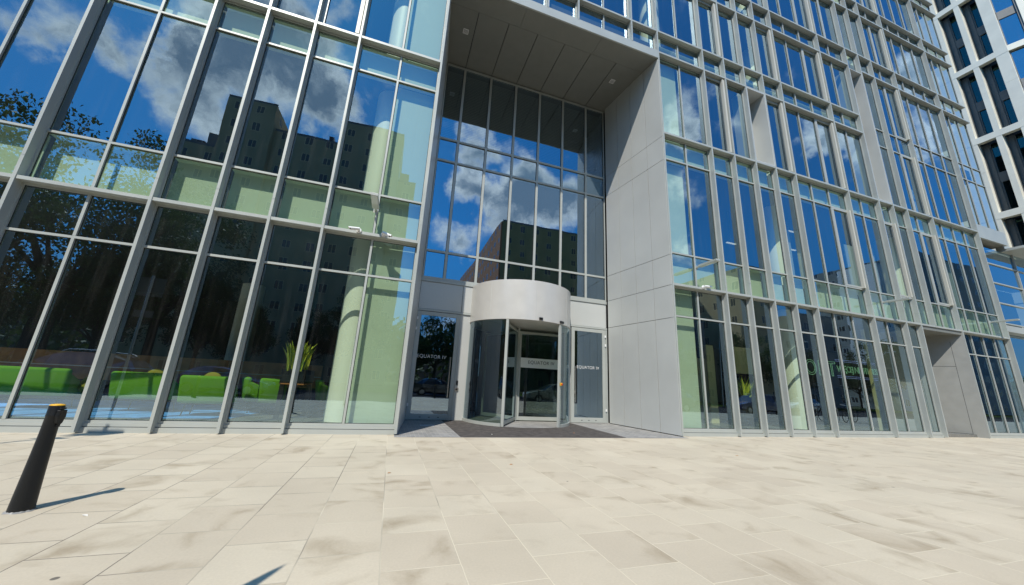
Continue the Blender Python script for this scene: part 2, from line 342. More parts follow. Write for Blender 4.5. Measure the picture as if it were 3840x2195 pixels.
# ------------------------------------------------------------------ camera
cam = bpy.data.cameras.new('camera'); co = bpy.data.objects.new('camera', cam); COL.objects.link(co); S.camera = co
cam.sensor_width = 36; cam.lens = 1324.35/3840*36; cam.clip_end = 4000; cam.clip_start = .05
yaw, pitch, roll = R(17.76835), R(14.28971), R(3.0097)
fw = Vector((math.sin(yaw)*math.cos(pitch), math.cos(yaw)*math.cos(pitch), math.sin(pitch)))
r0 = Vector((math.cos(yaw), -math.sin(yaw), 0)); u0 = r0.cross(fw)
rr_, uu_ = r0*math.cos(roll)+u0*math.sin(roll), u0*math.cos(roll)-r0*math.sin(roll)
CAM = Vector((0, -8.9556, 1.3))
co.matrix_world = Matrix(((rr_.x,uu_.x,-fw.x,CAM.x),(rr_.y,uu_.y,-fw.y,CAM.y),(rr_.z,uu_.z,-fw.z,CAM.z),(0,0,0,1)))

# ------------------------------------------------------------------ sun and sky
SUN = Vector((.58, 1, -1.5)).normalized()
sl = bpy.data.lights.new('sun', 'SUN'); sl.energy = 5.0; sl.angle = R(.53); sl.color = (1,.94,.85)
so = bpy.data.objects.new('sun', sl); COL.objects.link(so); so.rotation_euler = SUN.to_track_quat('-Z', 'Y').to_euler()
elev = math.asin(-SUN.z); azim = math.atan2(-SUN.x, -SUN.y)
CLOUDS = [(-0.582,-0.634,0.51,0.045,0.8),(-0.57,-0.66,0.49,0.031,0.7),(-0.522,-0.676,0.52,0.034,0.9),(-0.501,-0.703,0.505,0.027,0.8),(-0.456,-0.69,0.562,0.037,0.9),(-0.423,-0.674,0.605,0.045,1),(-0.447,-0.735,0.51,0.04,0.9),(-0.408,-0.726,0.553,0.062,1),(-0.422,-0.772,0.475,0.042,0.9),(-0.36,-0.71,0.605,0.079,1.2),(-0.297,-0.737,0.607,0.085,1.2),(-0.326,-0.671,0.666,0.055,1),(-0.255,-0.68,0.688,0.067,1),(-0.226,-0.749,0.623,0.065,1),(-0.184,-0.784,0.593,0.052,0.9),(-0.239,-0.793,0.56,0.051,0.9),(-0.162,-0.757,0.632,0.043,0.8),(-0.176,-0.664,0.727,0.038,0.7),
 (0.129,-0.789,0.601,0.045,1.7),(0.199,-0.769,0.608,0.04,0.7),(0.123,-0.836,0.534,0.042,0.8),(0.174,-0.851,0.495,0.059,1.7),(0.257,-0.853,0.453,0.077,1.7),(0.319,-0.803,0.503,0.075,1.7),(0.402,-0.777,0.484,0.075,1.7),(0.265,-0.789,0.554,0.053,0.8),(0.097,-0.921,0.378,0.049,0.9),(0.152,-0.915,0.374,0.045,0.9),
 (0.504,-0.514,0.694,0.025,0.6),(0.559,-0.556,0.616,0.043,1.3),(0.595,-0.548,0.588,0.034,1.1),(0.555,-0.499,0.665,0.032,0.7),(0.598,-0.467,0.651,0.023,0.6),(0.649,-0.477,0.593,0.032,0.7),(0.769,-0.398,0.501,0.035,1.2),(0.792,-0.381,0.477,0.031,0.9),(0.814,-0.357,0.458,0.026,0.7),(0.775,-0.267,0.573,0.035,1.2),(0.796,-0.265,0.545,0.034,1.2),(0.827,-0.246,0.505,0.033,0.7),(0.836,-0.275,0.474,0.034,0.7),(0.659,-0.675,0.331,0.039,1.0),(0.747,-0.625,0.226,0.036,1.0),(0.641,-0.605,0.472,0.046,1.0),(0.795,-0.562,0.228,0.021,0.5),(0.897,-0.389,0.21,0.026,0.6),(0.869,-0.464,0.173,0.042,0.6),(0.106,-0.983,0.153,0.044,0.8)]
def make_world():
    w = bpy.data.worlds.new('World'); S.world = w; w.use_nodes = True; nt = w.node_tree; L = nt.links
    bg = nt.nodes['Background']; bg.inputs['Strength'].default_value = .13
    sky = N(nt, 'ShaderNodeTexSky'); sky.sky_type = 'NISHITA'; sky.sun_disc = False; sky.sun_elevation = elev; sky.sun_rotation = azim
    sky.air_density = 1.0; sky.dust_density = .3; sky.ozone_density = 2.5
    tint = N(nt, 'ShaderNodeMix', data_type='RGBA', blend_type='MULTIPLY'); tint.inputs['Factor'].default_value = 1
    L.new(sky.outputs[0], tint.inputs['A'])
    tc = N(nt, 'ShaderNodeTexCoord'); D = tc.outputs['Generated']
    sz_ = N(nt, 'ShaderNodeSeparateXYZ'); L.new(D, sz_.inputs[0])
    hz = N(nt, 'ShaderNodeMapRange'); hz.interpolation_type = 'SMOOTHSTEP'; hz.inputs['From Min'].default_value = .0; hz.inputs['From Max'].default_value = .38; L.new(sz_.outputs['Z'], hz.inputs['Value'])
    tm_ = N(nt, 'ShaderNodeMix', data_type='RGBA'); tm_.inputs['A'].default_value = (.26,.44,.66,1); tm_.inputs['B'].default_value = (.28,1.08,1.52,1)
    L.new(hz.outputs[0], tm_.inputs['Factor']); L.new(tm_.outputs['Result'], tint.inputs['B'])
    # warp the direction a little so that cloud outlines are ragged
    wn = N(nt, 'ShaderNodeTexNoise'); wn.inputs['Scale'].default_value = 9; wn.inputs['Detail'].default_value = 6; wn.inputs['Roughness'].default_value = .62; L.new(D, wn.inputs['Vector'])
    wc = N(nt, 'ShaderNodeVectorMath', operation='SUBTRACT'); wc.inputs[1].default_value = (.5,.5,.5); L.new(wn.outputs['Color'], wc.inputs[0])
    wm = N(nt, 'ShaderNodeVectorMath', operation='MULTIPLY_ADD'); wm.inputs[1].default_value = (.17,.17,.17); L.new(wc.outputs[0], wm.inputs[0]); L.new(D, wm.inputs[2])
    acc = None
    for x, y, z, r, wt in CLOUDS:
        ds = N(nt, 'ShaderNodeVectorMath', operation='DISTANCE'); ds.inputs[1].default_value = (x,y,z); L.new(wm.outputs[0], ds.inputs[0])
        mr = N(nt, 'ShaderNodeMapRange'); mr.interpolation_type = 'SMOOTHSTEP'; mr.inputs['From Min'].default_value = 0; mr.inputs['From Max'].default_value = r*1.75
        mr.inputs['To Min'].default_value = wt; mr.inputs['To Max'].default_value = 0; L.new(ds.outputs['Value'], mr.inputs['Value'])
        if acc is None: acc = mr.outputs[0]
        else:
            a = N(nt, 'ShaderNodeMath', operation='ADD'); L.new(acc, a.inputs[0]); L.new(mr.outputs[0], a.inputs[1]); acc = a.outputs[0]
    # elsewhere in the sky: scattered cumulus
    n0 = N(nt, 'ShaderNodeTexNoise'); n0.inputs['Scale'].default_value = 3.2; n0.inputs['Detail'].default_value = 3; L.new(D, n0.inputs['Vector'])
    n0r = N(nt, 'ShaderNodeMapRange'); n0r.inputs['From Min'].default_value = .56; n0r.inputs['From Max'].default_value = .75; n0r.inputs['To Min'].default_value = 0; n0r.inputs['To Max'].default_value = .8
    L.new(n0.outputs['Fac'], n0r.inputs['Value'])
    sy = N(nt, 'ShaderNodeSeparateXYZ'); L.new(D, sy.inputs[0])
    back = N(nt, 'ShaderNodeMapRange'); back.inputs['From Min'].default_value = -.1; back.inputs['From Max'].default_value = .3; L.new(sy.outputs['Y'], back.inputs['Value'])
    bm = N(nt, 'ShaderNodeMath', operation='MULTIPLY'); L.new(n0r.outputs[0], bm.inputs[0]); L.new(back.outputs[0], bm.inputs[1])
    ad = N(nt, 'ShaderNodeMath', operation='ADD'); L.new(acc, ad.inputs[0]); L.new(bm.outputs[0], ad.inputs[1]); acc = ad.outputs[0]
    # break-up noise
    nf = N(nt, 'ShaderNodeTexNoise'); nf.inputs['Scale'].default_value = 11; nf.inputs['Detail'].default_value = 9; nf.inputs['Roughness'].default_value = .62; nf.inputs['Distortion'].default_value = .3; L.new(D, nf.inputs['Vector'])
    nfm = N(nt, 'ShaderNodeMath', operation='MULTIPLY_ADD'); nfm.inputs[1].default_value = 2.3; nfm.inputs[2].default_value = -1.15; L.new(nf.outputs['Fac'], nfm.inputs[0])
    # noise only matters where there is some cloud
    dn = N(nt, 'ShaderNodeMath', operation='ADD'); L.new(acc, dn.inputs[0]); L.new(nfm.outputs[0], dn.inputs[1])
    den = N(nt, 'ShaderNodeMapRange'); den.interpolation_type = 'SMOOTHSTEP'; den.inputs['From Min'].default_value = .22; den.inputs['From Max'].default_value = 1.35; L.new(dn.outputs[0], den.inputs['Value'])
    core = N(nt, 'ShaderNodeMapRange'); core.interpolation_type = 'SMOOTHSTEP'; core.inputs['From Min'].default_value = .65; core.inputs['From Max'].default_value = 2.3
    n5 = N(nt, 'ShaderNodeTexNoise'); n5.inputs['Scale'].default_value = 14; n5.inputs['Detail'].default_value = 8; n5.inputs['Roughness'].default_value = .65; n5.inputs['Distortion'].default_value = .6; L.new(wm.outputs[0], n5.inputs['Vector'])
    c5 = N(nt, 'ShaderNodeMath', operation='MULTIPLY_ADD'); c5.inputs[1].default_value = 2.6; c5.inputs[2].default_value = -1.2; L.new(n5.outputs['Fac'], c5.inputs[0])
    c6 = N(nt, 'ShaderNodeMath', operation='ADD'); L.new(acc, c6.inputs[0]); L.new(c5.outputs[0], c6.inputs[1]); L.new(c6.outputs[0], core.inputs['Value'])
    cc = N(nt, 'ShaderNodeMix', data_type='RGBA'); cc.inputs['A'].default_value = (13,12.9,12.8,1); cc.inputs['B'].default_value = (2.6,3.7,5.0,1); L.new(core.outputs[0], cc.inputs['Factor'])
    mx = N(nt, 'ShaderNodeMix', data_type='RGBA'); L.new(den.outputs[0], mx.inputs['Factor']); L.new(tint.outputs['Result'], mx.inputs['A']); L.new(cc.outputs['Result'], mx.inputs['B'])
    L.new(mx.outputs['Result'], bg.inputs['Color'])
make_world()
S.view_settings.view_transform = 'Standard'; S.view_settings.look = 'None'; S.view_settings.exposure = 0; S.view_settings.gamma = 1
cy = S.cycles; cy.use_denoising = True; cy.max_bounces = 10; cy.transparent_max_bounces = 16; cy.glossy_bounces = 5; cy.diffuse_bounces = 3
cy.caustics_reflective = False; cy.caustics_refractive = False; cy.sample_clamp_indirect = 6

# ------------------------------------------------------------------ ground
def sheet(name, mat, x0, x1, y0, y1, z):
    return tag(MB().quad((x0,y0,z),(x1,y0,z),(x1,y1,z),(x0,y1,z)).build(name, mat), kind='structure')
sheet('ground', M['earth'], -1500, 1500, -1500, 1500, -.16)
sheet('road', M['asphalt'], -200, 300, -24, -10.4, -.13)
b = MB().box(-80, 90, -10.4, 12, -.3, 0); tag(b.build('pavement', M['paving']), kind='structure')
tag(MB().box(-80, 90, -10.62, -10.4, -.3, -.002).build('kerb', M['setts']), kind='structure')
tag(MB().quad((-150,-33,-.12),(200,-33,-.12),(200,-24.2,-.12),(-150,-24.2,-.12)).build('grass', M['grass']), kind='structure')
# portal floor: grey setts either side of the entrance mat
tag(MB().quad((.24,-.24,.004),(8.4,-.24,.004),(8.4,3.4,.004),(.24,3.4,.004)).build('portal_paving', M['setts']), kind='structure')
mt = MB().box(1.73, 6.28, -.21, 3.2, .0, .010).build('entrance_mat', M['doormat'])
tag(mt, 'dark ribbed entrance mat in front of the revolving door', 'mat')
fp = MB().box(.95, 1.35, 1.75, 1.95, .003, .012).build('floor_plate', M['steel'], bevel=.003)
tag(fp, 'small steel cover plate set in the grey setts by the left door', 'cover plate')

M['leaf_litter'] = pm('dry_leaf', (.45,.20,.07), .8); M['paper'] = pm('paper_scrap', (.7,.68,.62), .8)
for i, (x, y, z, mk, nm, lb) in enumerate(((5.1,.55,.011,'leaf_litter','fallen_leaf','dry orange leaf lying on the dark entrance mat'),(2.6,.2,.011,'paper','paper_scrap','pale paper scrap on the left of the entrance mat'),
      (-2.35,-4.55,.001,'paper','paper_scrap','pale paper scrap on the paving beside the bollard'),(.15,-3.35,.001,'leaf_litter','fallen_leaf','dry leaf on the paving in line with the left portal edge'),
      (7.4,-2.6,.001,'leaf_litter','fallen_leaf','dry leaf on the paving in front of the right wing'),(2.05,-3.0,.001,'leaf_litter','fallen_leaf','dry leaf on the paving before the revolving door'))):
    m = MB(); a_ = i*1.3; u_ = Vector((math.cos(a_), math.sin(a_), 0))*.035; v_ = Vector((-math.sin(a_), math.cos(a_), 0))*.018; c_ = Vector((x,y,z))
    m.add([c_-u_, c_-v_+Vector((0,0,.006)), c_+u_+Vector((0,0,.004)), c_+v_+Vector((0,0,.008)), c_+Vector((0,0,.002))], [(0,1,4),(1,2,4),(2,3,4),(3,0,4)])
    q_ = m.build(nm, M[mk]); q_.modifiers.new('thickness','SOLIDIFY').thickness = .0015; tag(q_, lb, 'litter')

# ------------------------------------------------------------------ the office building
BLD = empty('office_building', (0,0,0), label='grey and glass office building with projecting fins and a tall entrance portal', cat='building')
GY = .21                               # glass plane
L1, L2, L3, L4, L5, L6, L7, L8, L9, L10, L11 = 4.72, 10.55, 14.27, 15.33, 18.48, 19.62, 22.86, 23.86, 27.12, 28.15, 31.4
LEFT = [-9.75, -7.50, -5.36, -4.257, -3.16, -2.035, .236]
RIGHT = dict(F=8.44, G=10.735, H=11.89, I=13.04, J=14.165, K=15.325, L=18.70, M=20.86, N=21.93, N1=23.04, O=25.13, P=29.30, Q=32.25)
FW, FD = .056, .205                    # fin width, depth
def fin(x0, z0, z1, x1=None):
    m = MB()
    x1 = x0 + FW if x1 is None else x1
    # 6 mm joints at the element breaks, as on the real fins
    br = [z0] + [z for z in (5.2, 10.9, 15.05, 19.3, 23.6, 27.85) if z0 + .5 < z < z1 - .5] + [z1]
    for a, b_ in zip(br, br[1:]): m.box(x0, x1, 0, FD, a, b_ - (.008 if b_ != z1 else 0))
    m.box(x0+.004, x1-.004, .004, FD-.004, z0+.01, z1-.01)
    return m.build('fin', M['metal'], BLD)
WINS = []
def window(x0, x1, z0, z1, panes=1, rows=(), sash=(), splits=None, y=GY, gm='glass', w=.05, tilt=.0035):
    WINS.append((x0, x1, z0, z1, panes, tuple(rows), tuple(sash), splits, y, gm, w, tilt))
def spandrel(x0, x1, z0, z1, y=.40, gy=GY):
    m = MB().box(x0, x1, y, y+.02, z0, z1)
    for za in (z0, z1-.015): m.box(x0, x1, gy+.035, y-.001, za, za+.015)
    m.build('spandrel_panel', M['spandrel'], BLD)
def ledge(x0, x1, z, y0=.014, th=.075):
    MB().box(x0, x1, y0, FD+.03, z-th/2, z+th/2).build('ledge', M['metal'], BLD)

TL, TM, TH = 3.69, 5.90, 9.58          # transom heights
# ---- left wing
for i, x in enumerate(LEFT): fin(x, .03 if x > -5 or True else 0, 19.62)
for z in (L1, L2, L3, L4): ledge(LEFT[0], LEFT[-1]+.05, z)
for a, b_ in zip(LEFT, LEFT[1:]):
    p = 2 if b_-a > 1.6 else 1
    x0, x1 = a+FW, b_
    window(x0, x1, .17, L1-.037, p, (TL,))
    window(x0, x1, L1+.037, L2-.037, p, (TM, TH))
    window(x0, x1, L2+.037, L3-.037, p, (), sash=(0,) if abs(a+3.16) < .01 else ())
    window(x0, x1, L3+.037, L4-.037, p)
    window(x0, x1, L4+.037, 19.6, p)
    spandrel(x0+.02, x1-.02, L1+.1, TM-.02); spandrel(x0+.02, x1-.02, TH+.02, L2-.1)
    spandrel(x0+.02, x1-.02, L3+.1, L4-.1)
# ---- right wing
rx = RIGHT; order = ['F','G','H','I','J','K','L','M','N','N1','O','P','Q']
def panes_of(k): return {'F':2,'K':3,'L':2,'N1':2,'O':4,'P':3}.get(k, 1)
for k in ('F','G','H','I','J','K','L','M','N','N1','O','P'):
    x = rx[k]
    fin(x-FW, .03 if k != 'N1' else L1+.037, 33.5 if k != 'F' else 33.5)
ledge(rx['F'], rx['P'], L1); ledge(rx['F'], rx['P'], L2)
for z in (L3, L4): ledge(rx['F'], rx['M']-FW-.002, z)
ledge(rx['F'], rx['M']-FW-.002, L5); ledge(rx['N'], rx['Q']+.05, L5)
ledge(rx['F'], rx['Q']+.05, L6)
for z in (L7, L8, L9, L10, L11): ledge(rx['F'], rx['Q']+.05, z)
SASH12 = {'K':2,'M':0,'N1':1}; SASH23 = {'G':0,'J':0,'K':2}; SASH45 = {'G':0,'J':0,'K':2,'N1':1}; SASHUP = {'F':1,'K':2,'L':0,'N1':1}
for k, k2 in zip(order, order[1:]):
    x0, x1, p = rx[k], rx[k2]-(FW if k2 != 'Q' else 0), panes_of(k)
    sp_ = [.36] if k == 'F' and False else None
    if k not in ('N','N1','P'):
        window(x0, x1, .17, L1-.037, p, (TL,))
    if k != 'P':
        window(x0, x1, L1+.037, L2-.037, p, (TM, TH), sash=((SASH12[k],) if k in SASH12 else ()))
        spandrel(x0+.02, x1-.02, L1+.1, TM-.02); spandrel(x0+.02, x1-.02, TH+.02, L2-.1)
    if k == 'M':
        pass                                    # tall recess, built below
    elif k in ('N','N1','O','P'):
        window(x0, x1, (L2+.037 if k != 'P' else 11.05), L5-.037, p, (14.05, 15.1), sash=((1,) if k == 'N1' else ()))
    else:
        if k != 'I': window(x0, x1, L2+.037, L3-.037, p, (), sash=((SASH23[k],) if k in SASH23 else ()))
        window(x0, x1, L3+.037, L4-.037, p)
        spandrel(x0+.02, x1-.02, L3+.06, L4-.45, y=.36)
        window(x0, x1, L4+.037, L5-.037, p, (), sash=((SASH45[k],) if k in SASH45 else ()))
    for za, zb in ((L5,L6),(L7,L8),(L9,L10)): window(x0, x1, za+.037, zb-.037, p)
    for n_, (za, zb) in enumerate(((L6,L7),(L8,L9),(L10,L11))):
        sd = SASH45 if n_ % 2 else SASHUP
        window(x0, x1, za+.037, zb-.037, p, (), sash=((min(sd[k], p-1),) if k in sd else ()))
# recesses with a fixed grey panel
def recess(x0, x1, z0, z1, d=.75):
    m = MB(); t = .035
    m.box(x0, x0+t, .01, d, z0, z1); m.box(x1-t, x1, .01, d, z0, z1)
    m.box(x0+t, x1-t, .012, d, z0, z0+t); m.box(x0+t, x1-t, .012, d, z1-t, z1)
    m.box(x0+t, x1-t, d-.04, d, z0+t, z1-t)
    m.build('recess', M['cladding'], BLD)
recess(rx['I'], rx['J']-FW, L2+.037, L3-.037); recess(rx['M'], rx['N']-FW, L2+.037, L5-.2)
recess(rx['K']+2.3, rx['L']-FW, L5+4.6, L5+4.61) if False else None
# service recess at ground level between N and O
nx0, nx1 = rx['N'], rx['O']-FW
m = MB(); m.quad((nx0,1.55,.01),(nx1-.9,1.55,.01),(nx1-.9,1.55,L1-.04),(nx0,1.55,L1-.04))
m.build('recess_wall', M['recess_sheet'], BLD)
m = MB(); m.obox((nx1-.9,1.56,0),(.9,-1.53,0),(.0,.03,0),(0,0,L1-.04)); m.build('recess_side_wall', M['recess_sheet'], BLD)
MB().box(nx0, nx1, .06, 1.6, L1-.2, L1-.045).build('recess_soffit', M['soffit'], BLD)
d0 = nx1-.9; dv = Vector((.9,-1.53,0)).normalized(); nv = Vector((-dv.y*-1, 0, 0)); nin = Vector((-1.53,-.9,0)).normalized()
dr = MB()
# steel door leaf on the splayed side wall
o0 = Vector((d0,1.56,.12)) + dv*.18 + nin*.004
dr.obox(o0, dv*1.15, nin*-.02, (0,0,4.1)); door = dr.build('door', M['recess_sheet'], BLD)
gm_ = MB()
for a, l, up in ((0,1.15,False),(0,4.1,True),(1.15,4.1,True)):
    if up: gm_.obox(o0 + dv*a + nin*.002, dv*.012, nin*-.012, (0,0,l))
    else: gm_.obox(o0 + Vector((0,0,0)) + nin*.002, dv*l, nin*-.012, (0,0,.012))
gm_.obox(o0+nin*.002+Vector((0,0,2.95)), dv*1.15, nin*-.012, (0,0,.015))
gm_.build('door_joint', M['frame_dark'], door)
# plinth and bottom rail
for (xa, xb) in ((LEFT[0]-.5, LEFT[-1]), (rx['F'], rx['N']), (rx['O'], rx['P'])):
    MB().box(xa, xb, .115, .3, 0, .10).build('plinth', M['metal'], BLD)
    MB().box(xa, xb, .14, .29, .112, .169).build('bottom_rail', M['metal'], BLD); m = MB().box(xa, xb, .15, .29, .101, .111); m.build('plinth_gap', M['frame_dark'], BLD)
# ---- portal
PY = 3.154
PX = [.60, 1.36, 2.485, 3.61, 4.725, 5.85, 7.0, 7.94]
PZ = [4.66, 5.70, 9.38, 10.33, 13.87]
for a, b_ in zip(PX, PX[1:]): window(a, b_, PZ[0], PZ[-1], 1, PZ[1:-1], y=PY+.08, gm='glass_dark', w=.075, tilt=.0015)
spandrel(PX[0], PX[-1], PZ[2]+.06, PZ[3]-.04, y=PY+.34, gy=PY+.09)
bl_ = MB()
for k in range(44): bl_.box(PX[0]+.1, PX[-1]-.1, PY+.30, PY+.345, 10.42+k*.077, 10.425+k*.077)
bl_.build('blind', M['soffit'], BLD)
def splay(xa, ya, xb, yb, z0, z1, cols, zj, name):
    """panelled portal side wall running from the front edge to the glazing, with open joints"""
    m = MB(); g = .016
    a, b_ = Vector((xa, ya, 0)), Vector((xb, yb, 0)); d = (b_-a); ln = d.length; d.normalize()
    out = Vector((-d.y, d.x, 0))
    if out.x * (4.2 - xa) < 0: out = -out
    zs = [z0] + list(zj) + [z1]
    for c0, c1 in zip(cols, cols[1:]):
        for q0, q1 in zip(zs, zs[1:]):
            o = a + d*(c0*ln+g/2) + Vector((0,0,q0+g/2))
            w = -out*.02
            if d.cross(w).z > 0: m.obox(o, d*((c1-c0)*ln-g), w, (0,0,q1-q0-g))
            else: m.obox(o + d*((c1-c0)*ln-g), -d*((c1-c0)*ln-g), w, (0,0,q1-q0-g))
    o = m.build(name, M['cladding'], BLD)
    k = MB(); p0 = a - out*.022; p1 = b_ - out*.022
    k.quad(p0+Vector((0,0,z0)), p1+Vector((0,0,z0)), p1+Vector((0,0,z1)), p0+Vector((0,0,z1)))
    k.build('joint', M['frame_dark'], o)
splay(.30, .02, .585, 3.1, .02, 13.9, (0,.25,.5,.75,1), (3.6,4.69,5.74,9.4,10.38), 'portal_side_wall')
splay(8.37, .02, 7.95, 3.1, .02, 13.95, (0,.245,.5,.75,1), (3.6,4.69,5.74,9.4,10.38), 'portal_side_wall')
# flat jamb next to fin F
MB().box(8.372, 8.382, .03, .25, .02, 14.2).build('jamb', M['metal'], BLD)
# ceiling of the portal: sheets running front to back between the mullion lines
m = MB(); ez = [.30]+PX[1:-1]+[8.3]
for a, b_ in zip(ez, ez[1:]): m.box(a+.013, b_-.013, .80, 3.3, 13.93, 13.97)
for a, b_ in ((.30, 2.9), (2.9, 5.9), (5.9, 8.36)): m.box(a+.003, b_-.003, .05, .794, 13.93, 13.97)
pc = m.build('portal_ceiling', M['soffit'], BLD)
MB().quad((.3,.05,13.965),(8.38,.05,13.965),(8.38,3.3,13.965),(.3,3.3,13.965)).build('joint', M['frame_dark'], pc)
for cx, cyy in ((1.05,1.65),(7.36,1.6)):
    lm_ = MB().box(cx-.1, cx+.1, cyy-.1, cyy+.1, 13.918, 13.935)
    lf = lm_.build('ceiling_light', M['white'], BLD)
    g = MB()
    for i in range(4):
        for j in range(4): g.box(cx-.075+i*.042, cx-.075+i*.042+.025, cyy-.075+j*.042, cyy-.075+j*.042+.025, 13.914, 13.9175)
    g.build('lens', M['frame_dark'], lf)
MB().box(.26, 8.38, 0.0, .05, 13.93, 14.23).build('portal_fascia', M['metal'], BLD)
ledge(.29, 8.38, L3-.0, y0=.01, th=.07); ledge(.29, 8.38, L4)
tops = [.236+FW, 2.5, 3.70, 4.91, 7.23, 8.44-FW]
for x in tops[1:-1]: fin(x-FW, L3+.03, 24)
tf = [tops[0]]+tops[1:-1]+[tops[-1]]
for i, (a, b_) in enumerate(zip(tf, tf[1:])):
    x0 = a if i == 0 else a; x1 = b_-FW if i < len(tf)-2 else b_
    p = 2 if x1-x0 > 1.6 else 1
    window(x0, x1, L3+.037, L4-.037, p); window(x0, x1, L4+.037, L5-.037, p); window(x0, x1, L5+.037, L6-.037, p)
ledge(.29, 8.38, L5); ledge(.29, 8.38, L6)
# panels above the side doors, strips beside them
def panel(x0, x1, z0, z1, y, name='door_panel', mat='cladding'): MB().box(x0, x1, y, y+.05, z0, z1).build(name, M[mat], BLD)
MB().box(.56, 7.95, PY+.02, PY+.12, 4.56, 4.66).build('sill', M['metal'], BLD)
panel(.60, 2.06, 3.60, 4.55, PY+.05); panel(2.075, 2.45, 3.60, 4.55, PY+.05); panel(6.15, 7.93, 3.60, 4.55, PY+.05)
panel(.56, 7.95, 3.52, 3.59, PY+.02, 'lintel', 'metal')
panel(2.05, 2.45, .01, 3.515, PY+.06, 'door_side_panel'); panel(6.1, 6.37, .01, 3.515, PY+.06, 'door_side_panel')
panel(7.86, 7.95, .01, 3.515, PY+.03, 'door_side_panel', 'metal'); panel(.56, .60, .01, 3.515, PY+.03, 'door_side_panel', 'metal')

def side_door(x0, x1, z1, hx, hinge, tx):
    y = PY+.02; w = .13
    f = MB(); f.box(x0, x0+w, y, y+.06, .015, z1); f.box(x1-w, x1, y, y+.06, .015, z1)
    f.box(x0+w, x1-w, y, y+.06, .015, .19); f.box(x0+w, x1-w, y, y+.06, z1-w, z1)
    d = f.build('side_door', M['metal'], BLD, bevel=.004)
    gq = MB().quad((x0+w,y+.03,.19),(x1-w,y+.03,.19),(x1-w,y+.03,z1-w),(x0+w,y+.03,z1-w)); gq.build('glass_pane', M['glass_dark'], d)
    h = MB(); h.tube((hx,y-.07,.72),(hx,y-.07,2.02),.016)
    for z in (.86, 1.88): h.tube((hx,y-.07,z),(hx,y+.002,z),.01)
    h.build('handle', M['steel'], d, smooth=False)
    hg = MB()
    for z in (.42, 2.85, 3.2): hg.box(hinge-.025, hinge+.025, y-.03, y-.001, z, z+.09)
    hg.build('hinge', M['white'], d)
    v = MB()
    for q in (.3, .5, .7): v.box(x0+(x1-x0)*q-.03, x0+(x1-x0)*q+.03, y-.002, y+.001, .085, .105)
    v.build('vent_slot', M['frame_dark'], d)
    MB().box(hx-.02, hx+.02, y-.008, y-.001, 1.02, 1.14).build('lock_plate', M['steel'], d)
    text('lettering', 'EQUATOR IV', .158, M['letters'], d, (tx-.02, y+.022, 1.95), spacing=1.06, weight=-.0012)
    return d
side_door(.60, 2.04, 3.50, 1.83, .61, .745); side_door(6.38, 7.85, 3.50, 6.52, 7.85, 6.63)
ic = MB().box(2.10, 2.16, PY+.03, PY+.058, 1.13, 1.27).build('card_reader', M['black'], BLD, bevel=.004)
ip = MB().box(2.07, 2.19, PY+.035, PY+.058, .92, 1.05).build('door_call_plate', M['steel'], BLD, bevel=.004)
MB().tube((2.13,PY+.034,.985),(2.13,PY+.028,.985),.035,n=20).build('call_button', M['frame_dark'], ip)

# ---- revolving door (one part of the building, with its own pieces)
RC = (4.27, 3.30); RR = 1.87
RD = empty('revolving_door'); RD.parent = BLD
dm = MB().lathe([(RR,3.27),(RR,4.58)], (RC[0],RC[1],0), n=96)
dm.lathe([(RR,3.27),(RR-.05,3.255),(.02,3.255)], (RC[0],RC[1],0), n=96); dm.lathe([(.02,4.60),(RR-.04,4.60),(RR,4.58)], (RC[0],RC[1],0), n=96)
dm.build('canopy', M['drum'], RD, smooth=True).modifiers.new('e', 'EDGE_SPLIT').split_angle = R(30)
sm = MB()
for an in (-2.45, -1.62, -.86): sm.tube((RC[0]+(RR+.0005)*math.cos(an), RC[1]+(RR+.0005)*math.sin(an), 3.29),(RC[0]+(RR+.0005)*math.cos(an), RC[1]+(RR+.0005)*math.sin(an), 4.56), .004, n=6)
sm.build('seam', M['cladding'], RD)
a1 = math.atan2(1.689-RC[1], 3.313-RC[0]); a2 = math.atan2(1.697-RC[1], 5.156-RC[0])
for (s0, s1) in ((-math.pi+.03, a1-.03), (a2+.03, -.06)):
    s0b, s1b = min(s0, s1), max(s0, s1)
    gp = MB().lathe([(RR-.03,.10),(RR-.03,3.25)], (RC[0],RC[1],0), n=40, a0=s0b, a1=s1b).build('curved_glass', M['glass_clear'], RD, smooth=True)
    MB().lathe([(RR+.005,.012),(RR+.005,.10),(RR-.065,.10),(RR-.065,.012)], (RC[0],RC[1],0), n=40, a0=s0b, a1=s1b).build('base_rail', M['metal'], gp)
for an in (a1, a2):
    q = MB(); c = Vector((RC[0]+(RR-.03)*math.cos(an), RC[1]+(RR-.03)*math.sin(an), .012)); t = Vector((math.cos(an), math.sin(an),0)); s_ = Vector((-t.y,t.x,0))
    q.obox(c - t*.035 - s_*.045, t*.07, s_*.09, (0,0,3.24)); q.build('post', M['metal'], RD, bevel=.006)
MB().lathe([(RR-.07,.014),(.01,.014)], (RC[0],RC[1],0), n=64).build('door_floor', M['setts'], RD)
